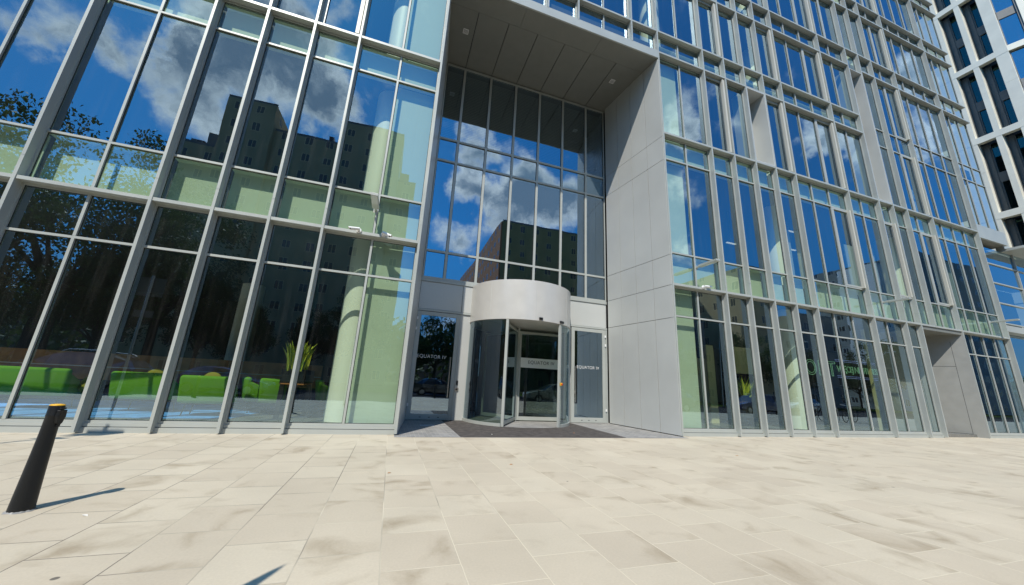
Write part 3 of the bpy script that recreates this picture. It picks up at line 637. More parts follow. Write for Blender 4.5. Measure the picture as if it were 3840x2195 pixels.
def wing(an, banner=False):
    t = Vector((math.cos(an), math.sin(an), 0)); s_ = Vector((-t.y, t.x, 0)); c = Vector((RC[0],RC[1],.05)); W_ = RR-.14
    f = MB()
    for a_ in (.05, W_-.07): f.obox(c + t*a_ - s_*.025, t*.07, s_*.05, (0,0,3.1))
    for z, h in ((0,.12),(3.02,.08)): f.obox(c + t*.12 - s_*.024 + Vector((0,0,z)), t*(W_-.19), s_*.048, (0,0,h))
    o = f.build('door_wing', M['metal'], RD)
    a_, b_ = c + t*.12, c + t*(W_-.07)
    g = MB().quad(a_+Vector((0,0,.12)), b_+Vector((0,0,.12)), b_+Vector((0,0,3.02)), a_+Vector((0,0,3.02)))
    g.build('glass_pane', M['glass_clear'], o)
    if banner:
        bb = MB().quad(a_+Vector((0,0,1.80))-s_*.006, b_+Vector((0,0,1.80))-s_*.006, b_+Vector((0,0,2.15))-s_*.006, a_+Vector((0,0,2.15))-s_*.006).build('banner', M['frost'], o)
        text('lettering', 'EQUATOR IV', .168, M['letters_dark'], o, tuple(a_ + t*.28 - s_*.012 + Vector((0,0,1.945))), rot=(R(90),0,an), spacing=1.08, weight=-.001)
    return o
wing(R(-1), True); wing(R(119)); wing(R(239))
MB().tube((RC[0],RC[1],.03),(RC[0],RC[1],3.25),.05,n=16).build('centre_shaft', M['metal'], RD)
for an, w_ in ((-1.53,.13),(-1.05,.2)):
    c = Vector((RC[0]+RR*math.cos(an), RC[1]+RR*math.sin(an), 3.30)); t = Vector((math.cos(an),math.sin(an),0)); s_ = Vector((-t.y,t.x,0))
    MB().obox(c - s_*w_/2 + t*.002, t*.05, s_*w_, (0,0,.075)).build('motion_sensor', M['black'], RD, bevel=.012)
cbt = Vector((RC[0]+(RR-.03)*math.cos(a2), RC[1]+(RR-.03)*math.sin(a2), 1.27))
eb = MB().box(cbt.x-.0, cbt.x+.07, cbt.y-.11, cbt.y-.045, 1.28, 1.37).build('emergency_stop', M['yellow'], RD, bevel=.006)
MB().tube((cbt.x+.045,cbt.y-.112,1.325),(cbt.x+.045,cbt.y-.135,1.325),.024,n=16).build('button', M['signal_red'], eb)

# ---- build the windows: the 96 that show largest are parts of their own, the rest one part
def win_size(s_):
    c = Vector(((s_[0]+s_[1])/2, s_[8], (s_[2]+s_[3])/2)) - CAM
    return (s_[1]-s_[0])*(s_[3]-s_[2])*abs(c.y)/c.length**3
def win_geo(s_, g, f, gk, rnd):
    x0, x1, z0, z1, p, rows, sash, splits, y, gm, w, tilt = s_
    f.box(x0, x0+w*.6, y-.045, y+.03, z0, z1); f.box(x1-w*.6, x1, y-.045, y+.03, z0, z1)
    f.box(x0+w*.6, x1-w*.6, y-.045, y+.03, z0, z0+w); f.box(x0+w*.6, x1-w*.6, y-.045, y+.03, z1-w, z1)
    xs = [x0] + [x0+(x1-x0)*(i+1)/p for i in range(p-1)] + [x1]
    zs = [z0] + list(rows) + [z1]
    for r_ in rows: f.box(x0+w*.6, x1-w*.6, y-.048, y+.03, r_-w/2, r_+w/2)
    for x in xs[1:-1]:
        for q0, q1 in zip(zs, zs[1:]):
            f.box(x-w/2, x+w/2, y-.05, y+.03, q0+(w if q0 == z0 else w/2), q1-(w if q1 == z1 else w/2))
    for i, (a, b_) in enumerate(zip(xs, xs[1:])):
        for j, (q0, q1) in enumerate(zip(zs, zs[1:])):
            t = [rnd.uniform(-tilt, tilt) for _ in range(3)]
            g.quad((a,y+t[0],q0),(b_,y+t[1],q0),(b_,y+t[1]+t[2],q1),(a,y+t[0]+t[2],q1))
            ga = .012                                    # dark gaskets round each pane
            l_, r_, bo, to = a+(w*.6 if i == 0 else w/2), b_-(w*.6 if i == p-1 else w/2), q0+(w if j == 0 else w/2), q1-(w if j == len(zs)-2 else w/2)
            for bx in ((l_,l_+ga,bo,to),(r_-ga,r_,bo,to),(l_+ga,r_-ga,bo,bo+ga),(l_+ga,r_-ga,to-ga,to)): gk.box(bx[0],bx[1],y-.012,y-.006,bx[2],bx[3])
            big = (q1-q0) > 2.2
            if i in sash and big:
                sw = .085; yy = y-.055
                f.box(l_+.004, l_+sw, yy, y-.013, bo+.01, to-.01); f.box(r_-sw, r_-.004, yy, y-.013, bo+.01, to-.01)
                f.box(l_+sw, r_-sw, yy, y-.013, bo+.01, bo+sw); f.box(l_+sw, r_-sw, yy, y-.013, to-sw, to-.01)
                if i == p-1: f.box(r_-.10, r_-.002, .045, yy-.002, bo+.01, to-.01, 1)
rnd = random.Random(3)
WINS.sort(key=win_size, reverse=True)
for s_ in WINS[:96]:
    g, f, gk = MB(), MB(), MB(); win_geo(s_, g, f, gk, rnd)
    o = g.build('window', M[s_[9]], BLD); f.build('frame', [M['metal'], M['beige']], o); gk.build('gasket', M['frame_dark'], o)
g, f, gk = MB(), MB(), MB()
for s_ in WINS[96:]: win_geo(s_, g, f, gk, rnd)
o = g.build('upper_window', M['glass'], BLD); o['kind'] = 'stuff'; q = f.build('frame', [M['metal'], M['beige']], o); q = gk.build('gasket', M['frame_dark'], o)

# ---- inside
MB().box(LEFT[0]-12, .2, .32, 14, -.02, .17).build('lobby_floor', M['lobby_floor'], BLD)
MB().box(.2, 8.3, 3.3, 14, -.02, .012).build('lobby_floor', M['lobby_floor'], BLD)
MB().box(8.4, 29.4, .32, 14, -.02, .12).build('lobby_floor', M['lobby_floor'], BLD)
for z0, z1 in ((L1+.15, L1+.85), (L2-.85, L2-.1), (L3+.2, L4-.1), (L5+.2, L6-.1), (L7+.2,L8-.1), (L9+.2,L10-.1), (L11,L11+.6)):
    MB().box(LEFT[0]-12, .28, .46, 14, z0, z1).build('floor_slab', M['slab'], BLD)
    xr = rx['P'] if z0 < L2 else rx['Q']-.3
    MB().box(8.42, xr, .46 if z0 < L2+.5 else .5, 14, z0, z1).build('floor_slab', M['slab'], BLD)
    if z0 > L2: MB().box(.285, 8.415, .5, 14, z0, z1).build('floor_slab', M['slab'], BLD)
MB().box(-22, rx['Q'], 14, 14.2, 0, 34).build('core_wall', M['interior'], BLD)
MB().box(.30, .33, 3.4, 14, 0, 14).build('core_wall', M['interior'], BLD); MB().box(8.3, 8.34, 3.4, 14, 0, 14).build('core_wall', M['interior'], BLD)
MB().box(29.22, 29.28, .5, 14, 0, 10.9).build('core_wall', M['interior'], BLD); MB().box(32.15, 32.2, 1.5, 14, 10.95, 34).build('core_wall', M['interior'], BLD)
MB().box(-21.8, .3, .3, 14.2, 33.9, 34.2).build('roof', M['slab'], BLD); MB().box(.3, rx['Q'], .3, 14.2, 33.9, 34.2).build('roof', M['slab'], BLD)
# lined end panes beside the portal
MB().box(-.86, .20, .42, .45, .12, L1+.1).build('backing_panel', M['spandrel'], BLD)
MB().box(-.86, .20, .42, .45, TM, TH).build('backing_panel', M['spandrel'], BLD)
MB().box(-.86, .20, .42, .45, L2+.05, L3).build('backing_panel', M['spandrel'], BLD)
MB().box(8.47, 9.56, .42, .45, .12, L1+.1).build('backing_panel', M['spandrel'], BLD)
MB().box(8.47, 9.56, .42, .45, TM, TH).build('backing_panel', M['spandrel'], BLD)
MB().box(8.47, 9.56, .42, .45, L2+.05, L3).build('backing_panel', M['spandrel'], BLD)
for x, y, z1, z0 in ((-1.02,1.2,19,.1),(9.05,1.15,33,L4),(15.75,1.6,33,.1),(24.2,1.6,33,L1),(-6.2,9,14,.1)):
    MB().lathe([(.42,z0),(.42,z1)], (x,y,0), n=40).build('column', M['column'], BLD, smooth=True)
for x0, x1, y0, y1, z0, z1 in ((12.7,13.1,2.95,3.05,.1,3.3),(14.3,15.5,2.95,3.05,2.2,3.35),(16.6,17.1,2.6,2.7,.1,4.4),(20.32,20.40,1.3,1.4,.1,4.5),(13.4,14.6,4.6,4.7,.1,2.9)):
    MB().box(x0, x1, y0, y1, z0, z1).build('inner_wall', M['yellow_wall'], BLD)
# interior blinds / partitions seen behind some upper panes
for x, y, z0, z1, w_ in ((15.7,1.2,TM,8.6,.5),(16.9,1.4,TM,8.8,.25),(19.1,.8,TM,8.3,.7),(21.3,1.0,TM,8.6,.4),(26.6,1.2,L2+1,13.2,.5),(27.9,1.0,TM,8.9,.4),(13.6,1.0,L2+.2,12.6,.2)):
    MB().box(x, x+w_, y, y+.03, z0, z1).build('blind', M['blind'], BLD)

M['strip'] = pm('lit_ceiling_strip', (.8,.8,.78), .5, emit=(1,.97,.9), es=.5)
for x, z in ((13.97,8.08),(18.24,9.48),(18.0,8.46),(22.4,8.9),(26.2,9.0)):
    q_ = MB().box(x, x+.55, 2.45, 2.53, z, z+.035).build('ceiling_strip', M['strip'], BLD); MB().box(x+.26, x+.28, 2.48, 2.5, z+.036, 9.69).build('hanger', M['steel'], q_)
# ---- east end: overhang and recessed link glazing
MB().box(rx['P'], rx['Q'], .03, .12, 10.24, 11.03).build('overhang_panel', M['metal'], BLD)
MB().box(rx['P'], rx['Q'], .121, 3.0, 10.24, 10.9).build('overhang_soffit', M['soffit'], BLD)
LK = empty('link_building', (29.4,.3,0), label='low glazed link building with horizontal panes and a flat canopy at the right end', cat='building')
def lk(name, mat, mb): return mb.build(name, mat, LK, xf=Matrix.Translation((-29.4,-.3,0)))
lzs = [5.35, 5.62, 6.73, 7.86, 8.97, 9.94]
lxs = [29.42, 33.2, 37.0, 40.8, 44.6]
for a, b_ in zip(lxs, lxs[1:]):
    g, f = MB(), MB()
    for q0, q1 in zip(lzs[1:], lzs[2:]):
        g.quad((a,.32,q0),(b_,.32,q0),(b_,.32,q1),(a,.32,q1))
        f.box(a+.06, b_, .26, .34, q0-.03, q0+.03)
    f.box(a, a+.06, .25, .34, 5.5, 9.94)
    w_ = lk('window', M['glass_dark'], g); f.build('frame', M['metal'], w_, xf=Matrix.Translation((-29.4,-.3,0)))
    g = MB().quad((a,.5,.15),(b_,.5,.15),(b_,.5,5.1),(a,.5,5.1)); w_ = lk('window', M['glass_dark'], g)
    f = MB().box(a, a+.06, .44, .52, .1, 5.1).box(a+.06, b_, .44, .52, .1, .18); f.build('frame', M['metal'], w_, xf=Matrix.Translation((-29.4,-.3,0)))
lk('band', M['metal'], MB().box(29.41, 44.6, .1, .5, 5.12, 5.45))
lk('canopy', M['metal'], MB().box(32.3, 44.6, -.45, .5, 9.98, 10.12))
lk('parapet', M['metal'], MB().box(32.3, 44.6, .2, .5, 10.13, 10.35))
lk('inner_wall', M['interior'], MB().box(29.42, 44.6, 4, 4.1, 0, 9.9).box(29.42, 44.6, .6, 4, 9.95, 10.0))

# ------------------------------------------------------------------ stone clad neighbour
ST = empty('stone_building', (52,2.12,0), label='pale stone clad office tower with deep dark window slots at the far right', cat='building')
xf0 = Matrix.Translation((-52,-2.12,0))
def face(origin, d, spans, s_end, zb, depth, flush):
    """spans: openings (s0,s1); zb: band undersides; slots are recessed boxes with two windows and a spandrel"""
    o = Vector(origin); d = Vector(d).normalized(); n = Vector((-d.y, d.x, 0)); n = n if n.x > 0 else -n     # n points into the building
    def ob(mb, s0, s1, q0, q1, z0, z1, mi=0):
        a = o + d*s0 + n*q0 + Vector((0,0,z0)); u, v = d*(s1-s0), n*(q1-q0)
        if u.cross(v).z > 0: mb.obox(a, u, v, (0,0,z1-z0), mi)
        else: mb.obox(a+u, -u, v, (0,0,z1-z0), mi)
    edges = [0.0]
    for s0, s1 in spans: edges += [s0, s1]
    edges.append(s_end)
    for i in range(0, len(edges), 2):
        m = MB()
        for z0, z1 in zip(zb, zb[1:]):
            zt = z0 + .62; mid = (zt + z1)/2 + .6
            ob(m, edges[i], edges[i+1], 0, .5, zt+.004, mid-.006); ob(m, edges[i], edges[i+1], 0, .5, mid+.006, z1-.004)
        m.build('pier', M['stone'], ST, xf=xf0)
    for z in zb:
        m = MB(); ob(m, 0, s_end, -.012, .5, z, z+.62); m.build('band', M['stone'], ST, xf=xf0)
    for s0, s1 in spans:
        for z0, z1 in zip(zb, zb[1:]):
            zt = z0+.62; zm = (zt+z1)/2
            f, g = MB(), MB(); w_ = s1-s0
            if flush:
                ob(f, s0, s1, .2, .5, zm-.45, zm+.45)
                ob(f, s0, s0+.12, .2, .5, zt, z1); ob(f, s1-.12, s1, .1, .5, zt, z1)
                for a, b_ in ((zt, zm-.45),(zm+.45, z1)): ob(g, s0+.12, s1-.12, .28, .30, a, b_)
            else:
                ob(f, s0, s0+.03, .5, depth, zt, z1); ob(f, s1-.03, s1, .5, depth, zt, z1, 1)
                ob(f, s0+.03, s0+w_*.32, depth-.25, depth, zt, z1)
                ob(f, s0+w_*.32, s1-.03, depth-.2, depth, zm-.5, zm+.5)
                ob(f, s0+w_*.32, s0+w_*.40, depth-.16, depth, zt, zm-.5); ob(f, s0+w_*.32, s0+w_*.40, depth-.16, depth, zm+.5, z1)
                for a, b_ in ((zt, zm-.5),(zm+.5, z1)): ob(g, s0+w_*.40, s1-.03, depth-.06, depth-.04, a, b_)
            wo = g.build('window', M['glass_low' if not flush else 'glass_dark'], ST, xf=xf0); f.build('surround', [M['reveal'], M['reveal_dark']], wo, xf=xf0)
    return
zb = [10.4, 18.4, 26.4, 34.4, 42.4, 50.4]
# first face: s runs from the far end (y=14) towards the street
face((52,13.0,0), (0,-1,0), [(4.9,6.0),(7.53,8.68),(9.05,10.13)], 10.88, zb, 1.15, False)
face((52,2.118,0), (.364,-.931,0), [(.02,1.30),(1.85,3.1),(3.65,4.9)], 5.5, zb, .6, True)
body = MB().add([(53.3,13,0),(53.3,2.6,0),(55.3,-2.6,0),(66,-2.6,0),(66,13,0)]+[(53.3,13,52),(53.3,2.6,52),(55.3,-2.6,52),(66,-2.6,52),(66,13,52)],
  [(0,1,6,5),(1,2,7,6),(2,3,8,7),(3,4,9,8),(4,0,5,9),(5,6,7,8,9)]); body.build('core_wall', M['reveal_dark'], ST, xf=xf0)
MB().box(52.0, 66, -2.9, 13, 0, 10.3).build('base_wall', M['stone'], ST, xf=xf0)

# ------------------------------------------------------------------ wall lamps and cameras on the facade
def wall_lamp(x, z, label):
    r = empty('wall_lamp', (x,.17,z), label=label, cat='wall lamp', group='arm floodlights on the facade mullions')
    MB().box(-.085, .085, -.90, -.16, -.035, .035).build('lamp_head', M['metal'], r, bevel=.006)
    MB().box(-.07, .07, -.88, -.45, -.040, -.0355).build('lens', M['lamp_lens'], r)
    m = MB().box(-.03, .03, -.16, .0, -.03, .03); m.box(-.06, .06, -.012, .0, -.07, .07); m.build('bracket', M['metal'], r)
    return r
wall_lamp(-.90, 5.45, 'grey arm floodlight above the two cameras left of the portal')
wall_lamp(9.60, 5.50, 'grey arm floodlight on the mullion just right of the portal')
wall_lamp(19.78, 5.48, 'grey arm floodlight midway along the right wing above the green neon')
wall_lamp(28.3, 5.48, 'grey arm floodlight nearest the link building at the far right')
def camera_unit(x, z, rz, tilt, label):
    r = empty('security_camera', (x,.013,z), label=label, cat='security camera', group='white bullet cameras on the first floor ledge')
    MB().tube((0,0,0),(0,-.03,0),.062,n=20).tube((0,-.03,0),(0,-.075,-.01),.03,n=14).build('mount', M['white'], r, bevel=.004)
    xf = Matrix.Translation((0,-.10,-.0)) @ Matrix.Rotation(rz,4,'Z') @ Matrix.Rotation(tilt,4,'Y')
    MB().tube((-.03,0,0),(.18,0,0),.038,n=20).build('housing', M['white'], r, xf=xf, bevel=.006)
    s_ = MB(); vs = []
    for x_ in (-.02,.225):
        for k in range(9):
            an = math.pi*(k/8); vs.append((x_, .045*math.cos(an), .045*math.sin(an)+.002))
    s_.add(vs, [(k,k+1,k+10,k+9) for k in range(8)])
    sh = s_.build('sun_shield', M['white'], r, xf=xf); sh.modifiers.new('t','SOLIDIFY').thickness = .004
    MB().tube((.181,0,0),(.186,0,0),.03,n=16).build('lens', M['black'], r, xf=xf)
    return r
camera_unit(-1.20, 4.76, R(190), R(8), 'white bullet camera on the ledge aimed left along the facade')
camera_unit(-.62, 4.76, R(-20), R(22), 'white bullet camera on the ledge aimed right towards the portal')
camera_unit(9.66, 4.76, R(-12), R(2), 'white bullet camera right of the portal below a floodlight')

# ------------------------------------------------------------------ bollards
def bollard():
    r = empty('bollard', (0,0,0))
    MB().lathe([(.0,.0),(.079,0),(.078,.03),(.073,.14),(.066,.3),(.059,.47),(.053,.64),(.051,.78),(.0525,.784),(.0525,.796),(.051,.80),(.051,.868),(.049,.876),(0,.877)], n=40).build('post', M['bollard'], r, smooth=True).modifiers.new('e','EDGE_SPLIT').split_angle = R(40)
    MB().lathe([(.046,.876),(.0505,.879),(.0495,.884),(.038,.889),(.018,.892),(0,.893)], n=32).build('cap', M['yellow'], r, smooth=True)
    # raised crest facing sideways: shield, crown band and lower knob
    e = MB(); vs = [(.048,-.035,.84),(.048,.035,.84),(.048,.04,.78),(.048,.026,.725),(.048,0,.70),(.048,-.026,.725),(.048,-.04,.78)]
    n = len(vs); e.add(vs + [(v[0]+.022, v[1]*.85, v[2]*.99+.008) for v in vs], [tuple(range(n, 2*n))] + [(k,(k+1)%n,n+(k+1)%n,n+k) for k in range(n)])
    e.box(.046, .062, -.026, .026, .845, .86); e.box(.046, .070, -.011, .011, .69, .715)
    cr = e.build('crest', M['bollard'], r, bevel=.004); cr.rotation_euler = (0,0,R(-12))
    return r
b0 = bollard(); b0.location = (-2.912,-4.335,0)
tag(b0, 'black cast bollard with a yellow cap and raised crest on the paving', 'bollard', 'black bollards along the kerb')
for x, y in ((10.2,-10.1),(12.4,-10.1),(3.0,-10.1),(-8,-10.1),(25,-10.1),(17.5,-10.1)):
    c = dup(b0); c.location = (x,y,0); c['label'] = 'black cast bollard with a yellow cap standing at the kerb of the street'
rb = MB(); pr = []
for k in range(41):
    an = k/40*2*math.pi; j_ = random.uniform(.085,.104) if 0 < k < 40 else .094
    pr.append(((.074*math.cos(an), .074*math.sin(an), random.uniform(.008,.016) if 0 < k < 40 else .012), (j_*math.cos(an), j_*math.sin(an), .001)))
for a, b_ in zip(pr, pr[1:]): rb.quad(a[0], a[1], b_[1], b_[0])
o = rb.build('mortar_collar', M['setts'], None); o.parent = b0

# ------------------------------------------------------------------ lobby furniture
def sofa(w=1.5, d=.70, h=.78):
    r = empty('sofa')
    leg = .30
    bk = MB().add([(-w/2,0,leg),(w/2,0,leg),(w/2,.16,leg),(-w/2,.16,leg),(-w/2-.03,-.10,leg+.62),(w/2+.03,-.10,leg+.62),(w/2+.03,.06,leg+.62),(-w/2-.03,.06,leg+.62)],
        [(3,2,1,0),(4,5,6,7),(0,1,5,4),(1,2,6,5),(2,3,7,6),(3,0,4,7)]).build('backrest', M['sofa'], r, bevel=.07, smooth=True)
    MB().box(-w/2+.02, w/2-.02, .14, d, leg+.02, leg+.2).build('seat', M['sofa'], r, bevel=.06, smooth=True)
    for s_ in (-1, 1):
        x = s_*(w/2-.05)
        MB().add([(x-.07,.05,leg),(x+.07,.05,leg),(x+.07,d-.02,leg),(x-.07,d-.02,leg),(x-.08,-.02,leg+.54),(x+.08,-.02,leg+.54),(x+.08,d*.55,leg+.36),(x-.08,d*.55,leg+.36)],
          [(3,2,1,0),(4,5,6,7),(0,1,5,4),(1,2,6,5),(2,3,7,6),(3,0,4,7)]).build('armrest', M['sofa'], r, bevel=.05, smooth=True)
    MB().box(-w/2+.06, w/2-.06, .1, d-.08, leg-.03, leg-.001).build('base_rail', M['black'], r)
    for sx in (-1, 1):
        for yy in (.14, d-.12):
            MB().tube((sx*(w/2-.14), yy, leg-.03),(sx*(w/2-.10), yy+(.03 if yy > .3 else -.03), 0), .018, .012).build('leg', M['black'], r)
    return r
SF = 'green sofas and armchairs in the lobby'
s1 = sofa(1.25); s1.location = (-7.72,2.30,.17); s1.rotation_euler = (0,0,R(3)); tag(s1, 'leftmost green sofa in the lobby, behind the bollard', 'sofa', SF)
s2 = sofa(1.15); s2.location = (-5.60,2.05,.17); s2.rotation_euler = (0,0,R(-5)); tag(s2, 'green sofa in the second lobby bay with an olive cushion behind its back', 'sofa', SF)
s3 = sofa(.98); s3.location = (-4.02,1.35,.17); s3.rotation_euler = (0,0,R(4)); tag(s3, 'green sofa nearest the glass, third from the left, with an olive cushion', 'sofa', SF)
s4 = sofa(.62); s4.location = (-3.62,2.55,.17); s4.rotation_euler = (0,0,R(-65)); s4.name = 'armchair'; tag(s4, 'green armchair turned sideways between the sofa and the planter', 'armchair', SF)
s5 = sofa(.55); s5.location = (-2.85,1.95,.17); s5.rotation_euler = (0,0,R(10)); s5.name = 'armchair'; tag(s5, 'green armchair standing directly left of the black planter', 'armchair', SF)
s6 = sofa(.6); s6.location = (-1.95,3.1,.17); s6.rotation_euler = (0,0,R(-70)); s6.name = 'armchair'; tag(s6, 'small green armchair furthest back, beside the white column', 'armchair', SF)
s8 = sofa(.6); s8.location = (9.9,7.0,.12); s8.rotation_euler = (0,0,R(200)); s8.name = 'armchair'; tag(s8, 'green armchair seen through the glass right of the portal', 'armchair', SF)
def cushion(x, y, z, rx_, rz, label):
    c = MB().box(-.24,.24,-.07,.07,-.22,.22).build('cushion', M['olive'], None, smooth=True, sub=2)
    c.location = (x,y,z); c.rotation_euler = (rx_,R(8),rz); tag(c, label, 'cushion', 'olive cushions on the lobby sofas')
cushion(-5.5,2.36,1.0,R(-12),R(12),'olive cushion showing above the second sofa in the lobby')
cushion(-4.08,1.66,1.0,R(-14),R(-6),'olive cushion propped on the sofa nearest the planter')
cushion(-7.02,2.75,.75,R(-20),R(-40),'olive cushion at the right end of the leftmost sofa')
RP = [(-9.5,1.0),(-4.50,1.04),(-3.36,1.26),(-3.21,2.62),(-4.65,4.2),(-5.6,5.2),(-9.5,5.2)]
rug = MB().add([(x,y,.172) for x,y in RP]+[(x,y,.180) for x,y in RP],
   [(7,8,9,10,11,12,13)]+[(k,(k+1)%7,7+(k+1)%7,7+k) for k in range(7)]).build('rug', M['rug'])
tag(rug, 'large blue rug lying under the green lobby sofas', 'rug')
wp = empty('wood_partition', (-7.5,4.9,.17), label='low brown wooden partition running behind the lobby sofas', cat='partition')
MB().box(-7, 5.25, -.04, .04, .60, 1.36).build('panel', M['wood'], wp); MB().box(-7, 5.25, -.05, -.041, .955, .98).build('trim', M['steel'], wp)
for x in (-6.5,-3.5,-.5,2.5,5.0): MB().box(x, x+.08, -.03, .03, 0, .599).build('leg', M['black'], wp)
def snake_plant(x, y, z, n, h, rad, seed, label):
    rn = random.Random(seed); m = MB(); uv = []
    r = empty('snake_plant', (x,y,z), label=label, cat='plant', group='striped snake plants')
    for k in range(n):
        an = rn.uniform(0, 2*math.pi); bx, by = rad*.55*math.cos(an)*rn.random(), rad*.9*math.sin(an)*rn.random()
        L_ = h*rn.uniform(.6,1.05); lean = rn.uniform(.08,.55); dr_ = Vector((math.cos(an)*lean, math.sin(an)*lean, 0)); tw = rn.uniform(0, math.pi)
        sd = Vector((math.cos(tw), math.sin(tw), 0)); ww = rn.uniform(.035,.055)
        pr = None
        for i in range(6):
            t = i/5; c = Vector((bx,by,0)) + dr_*L_*t*t*.9 + Vector((0,0,L_*t)); w_ = ww*(.55+.9*t-1.45*t**3) if i < 5 else .001
            cur = (c - sd*w_, c + sd*w_)
            if pr: m.quad(pr[0], pr[1], cur[1], cur[0]); uv.append(1)
            pr = cur
    o = m.build('leaves', M['snake'], r, smooth=True)
    ul = o.data.uv_layers.new(name='UVMap')
    for p_ in o.data.polygons:
        for q, li in enumerate(p_.loop_indices): ul.data[li].uv = ((0,0),(1,0),(1,1),(0,1))[q]
    MB().lathe([(0,-.02),(min(rad,.11),-.02),(min(rad,.11),.01),(0,.012)], n=16).build('soil', M['bark'], r)
    return r
pl = empty('planter', (-2.25,1.55,.17), label='tall black planter box on two panel legs in the lobby', cat='planter')
m = MB().box(-.26,.26,-.45,.65,.84,.86); m.box(-.26,-.24,-.45,.65,.86,1.17).box(.24,.26,-.45,.65,.86,1.17).box(-.24,.24,-.45,-.43,.86,1.17).box(-.24,.24,.63,.65,.86,1.17); m.build('tray', M['black'], pl)
MB().box(-.25,-.15,-.42,-.34,0,.839).build('leg', M['black'], pl); MB().box(.15,.25,.54,.62,0,.839).build('leg', M['black'], pl)
MB().box(-.265,.265,-.46,.66,.815,.839).build('trim', M['wood'], pl); MB().box(-.24,.24,-.43,.63,1.06,1.13).build('soil', M['bark'], pl)
snake_plant(-2.25,1.30,1.30,64,.72,.42,4,'striped snake plant growing in the tall black planter left of the column')
pr_ = empty('planter', (13.45,2.0,.1), label='low black planter box behind the glass of the right wing', cat='planter')
m = MB().box(-.42,.42,-.2,.2,.35,.38); m.box(-.42,-.40,-.2,.2,.38,1.18).box(.40,.42,-.2,.2,.38,1.18).box(-.40,.40,-.2,-.18,.38,1.18).box(-.40,.40,.18,.2,.38,1.18); m.build('tray', M['black'], pr_)
MB().box(-.3,-.2,-.1,.1,0,.349).build('leg', M['black'], pr_); MB().box(.2,.3,-.1,.1,0,.349).build('leg', M['black'], pr_); MB().box(-.40,.40,-.18,.18,1.05,1.12).build('soil', M['bark'], pr_)
snake_plant(13.45,2.0,1.22,26,.8,.30,9,'striped snake plant growing in the low planter of the right wing')
# neon sign on a dark wall inside the right wing
ns = empty('neon_sign', (19,3.0,2.4), label='green outlined neon lettering framed by blue tubes inside the right wing', cat='neon sign')
def nx(o): o.data.transform(Matrix.Translation((-19,-3,-2.4))); return o
nx(text('lettering', 'ORT', 1.02, M['neon'], ns, (18.75,3,2.42), tube=.010, spacing=1.15))
nx(text('lettering', 'WIĘCEJ NIŻ FITNESS', .42, M['neon'], ns, (21.05,3,2.66), tube=.006, spacing=.86))
tb = MB()
for z in (3.17,3.25,2.38,2.46): tb.tube((21.0,3,z),(24.1,3,z),.009,n=6)
nx(tb.build('border_tube', M['neon_blue'], ns))
nx(MB().box(18.5,24.3,3.05,3.1,1.9,3.6).build('backboard', M['black'], ns))

# ------------------------------------------------------------------ street signs whose shadows fall on the paving
sg = empty('street_sign', (-6.25,-2.15,0), label='tall street sign on a steel pole left of the bollard', cat='street sign')
MB().tube((0,0,0),(0,0,3.55),.03,n=16).build('pole', M['steel'], sg)
MB().box(-.27,.27,-.045,-.033,3.0,3.5).build('plate', M['reveal'], sg)
MB().box(-.2,.2,-.045,-.033,2.45,2.62).build('plate', M['reveal'], sg)
pt = empty('street_post', (-1.68,-7.77,0), label='slim tapered street post with pointed top behind the camera', cat='post')
MB().lathe([(.0,0),(.05,0),(.045,2.6),(.024,2.85),(.0,3.0)], n=20).build('pole', M['steel'], pt, smooth=True)

# ------------------------------------------------------------------ across the street (seen in the glass)
def block(name, x0, x1, y0, y1, h, mat, label, extras=()):
    r = empty(name, (x0,y1,0), label=label, cat='building', group='apartment blocks across the street')
    MB().box(0, x1-x0, y0-y1, 0, 0, h).build('wall', M[mat], r)
    m = MB()
    for (a, b_, c, d, e, f) in extras: m.box(a, b_, c, d, h+e, h+f)
    if extras: m.build('roof_hut', M['block_grey'], r)
    rl = MB()
    rl.box(0, x1-x0, -.12, 0, h, h+.35)
    rl.build('parapet', M['reveal'], r)
    return r
block('apartment_block', -32.0, -27.0, -58, -44.6, 31.0, 'block_beige', 'narrow beige apartment block with roof railings reflected in the left glass', ((1.5,3,-4,-1,0,1.2),(3.2,5,-5,-1,0,2.6)))
block('apartment_block', -26.98, -20.6, -60, -43.9, 39.0, 'block_beige', 'tall beige stair tower reflected left of the column', ((1,3,-5,-2,.3,1.2),))
block('apartment_block', -20.58, -11.7, -58, -44.6, 35.6, 'block_beige', 'beige apartment block between two higher parts in the reflection', ((6.5,7.2,-3,-2,0,2.4),(2,2.4,-3,-2,0,1.4)))
block('apartment_block', -11.68, -3.0, -58, -43.9, 39.4, 'block_beige', 'dark beige apartment block with roof vents beside the column', ((1,1.8,-3,-2,0,1.0),(2.6,3.2,-3,-2,0,1.4)))
block('apartment_block', -2.98, -.2, -58, -45.2, 32.0, 'block_beige', 'narrow lower beige block reflected in the pale end pane', ((.2,1.6,-4,-1,0,2.2),))
bq = block('apartment_block', 17.9, 46, -95, -48.7, 33.2, 'block_olive', 'olive apartment block with a brick gable reflected in the portal glass', ((6,12,-14,-4,0,2.2),))
MB().box(-.3, -.004, -46.3, -.05, 0, 33.1).build('brick_gable', M['block_brick'], bq)
block('apartment_block', 50, 57, -44, -30, 21, 'block_beige', 'brown apartment block reflected low in the right wing', ())
block('apartment_block', 37, 44, -44, -32, 12.5, 'block_grey', 'low grey apartment block reflected beside the portal', ())
block('apartment_block', 62, 71, -44, -30, 14.5, 'block_grey', 'grey apartment block reflected behind the neon sign', ())
block('apartment_block', 85, 90, -36, -30, 27, 'block_white', 'white rounded tower block reflected near the recessed door', ())
block('apartment_block', 102, 128, -50, -31, 32.5, 'block_grey', 'large grey apartment block reflected at the right end', ((5,9,-8,-3,0,2.5),(14,20,-8,-3,0,1.5)))

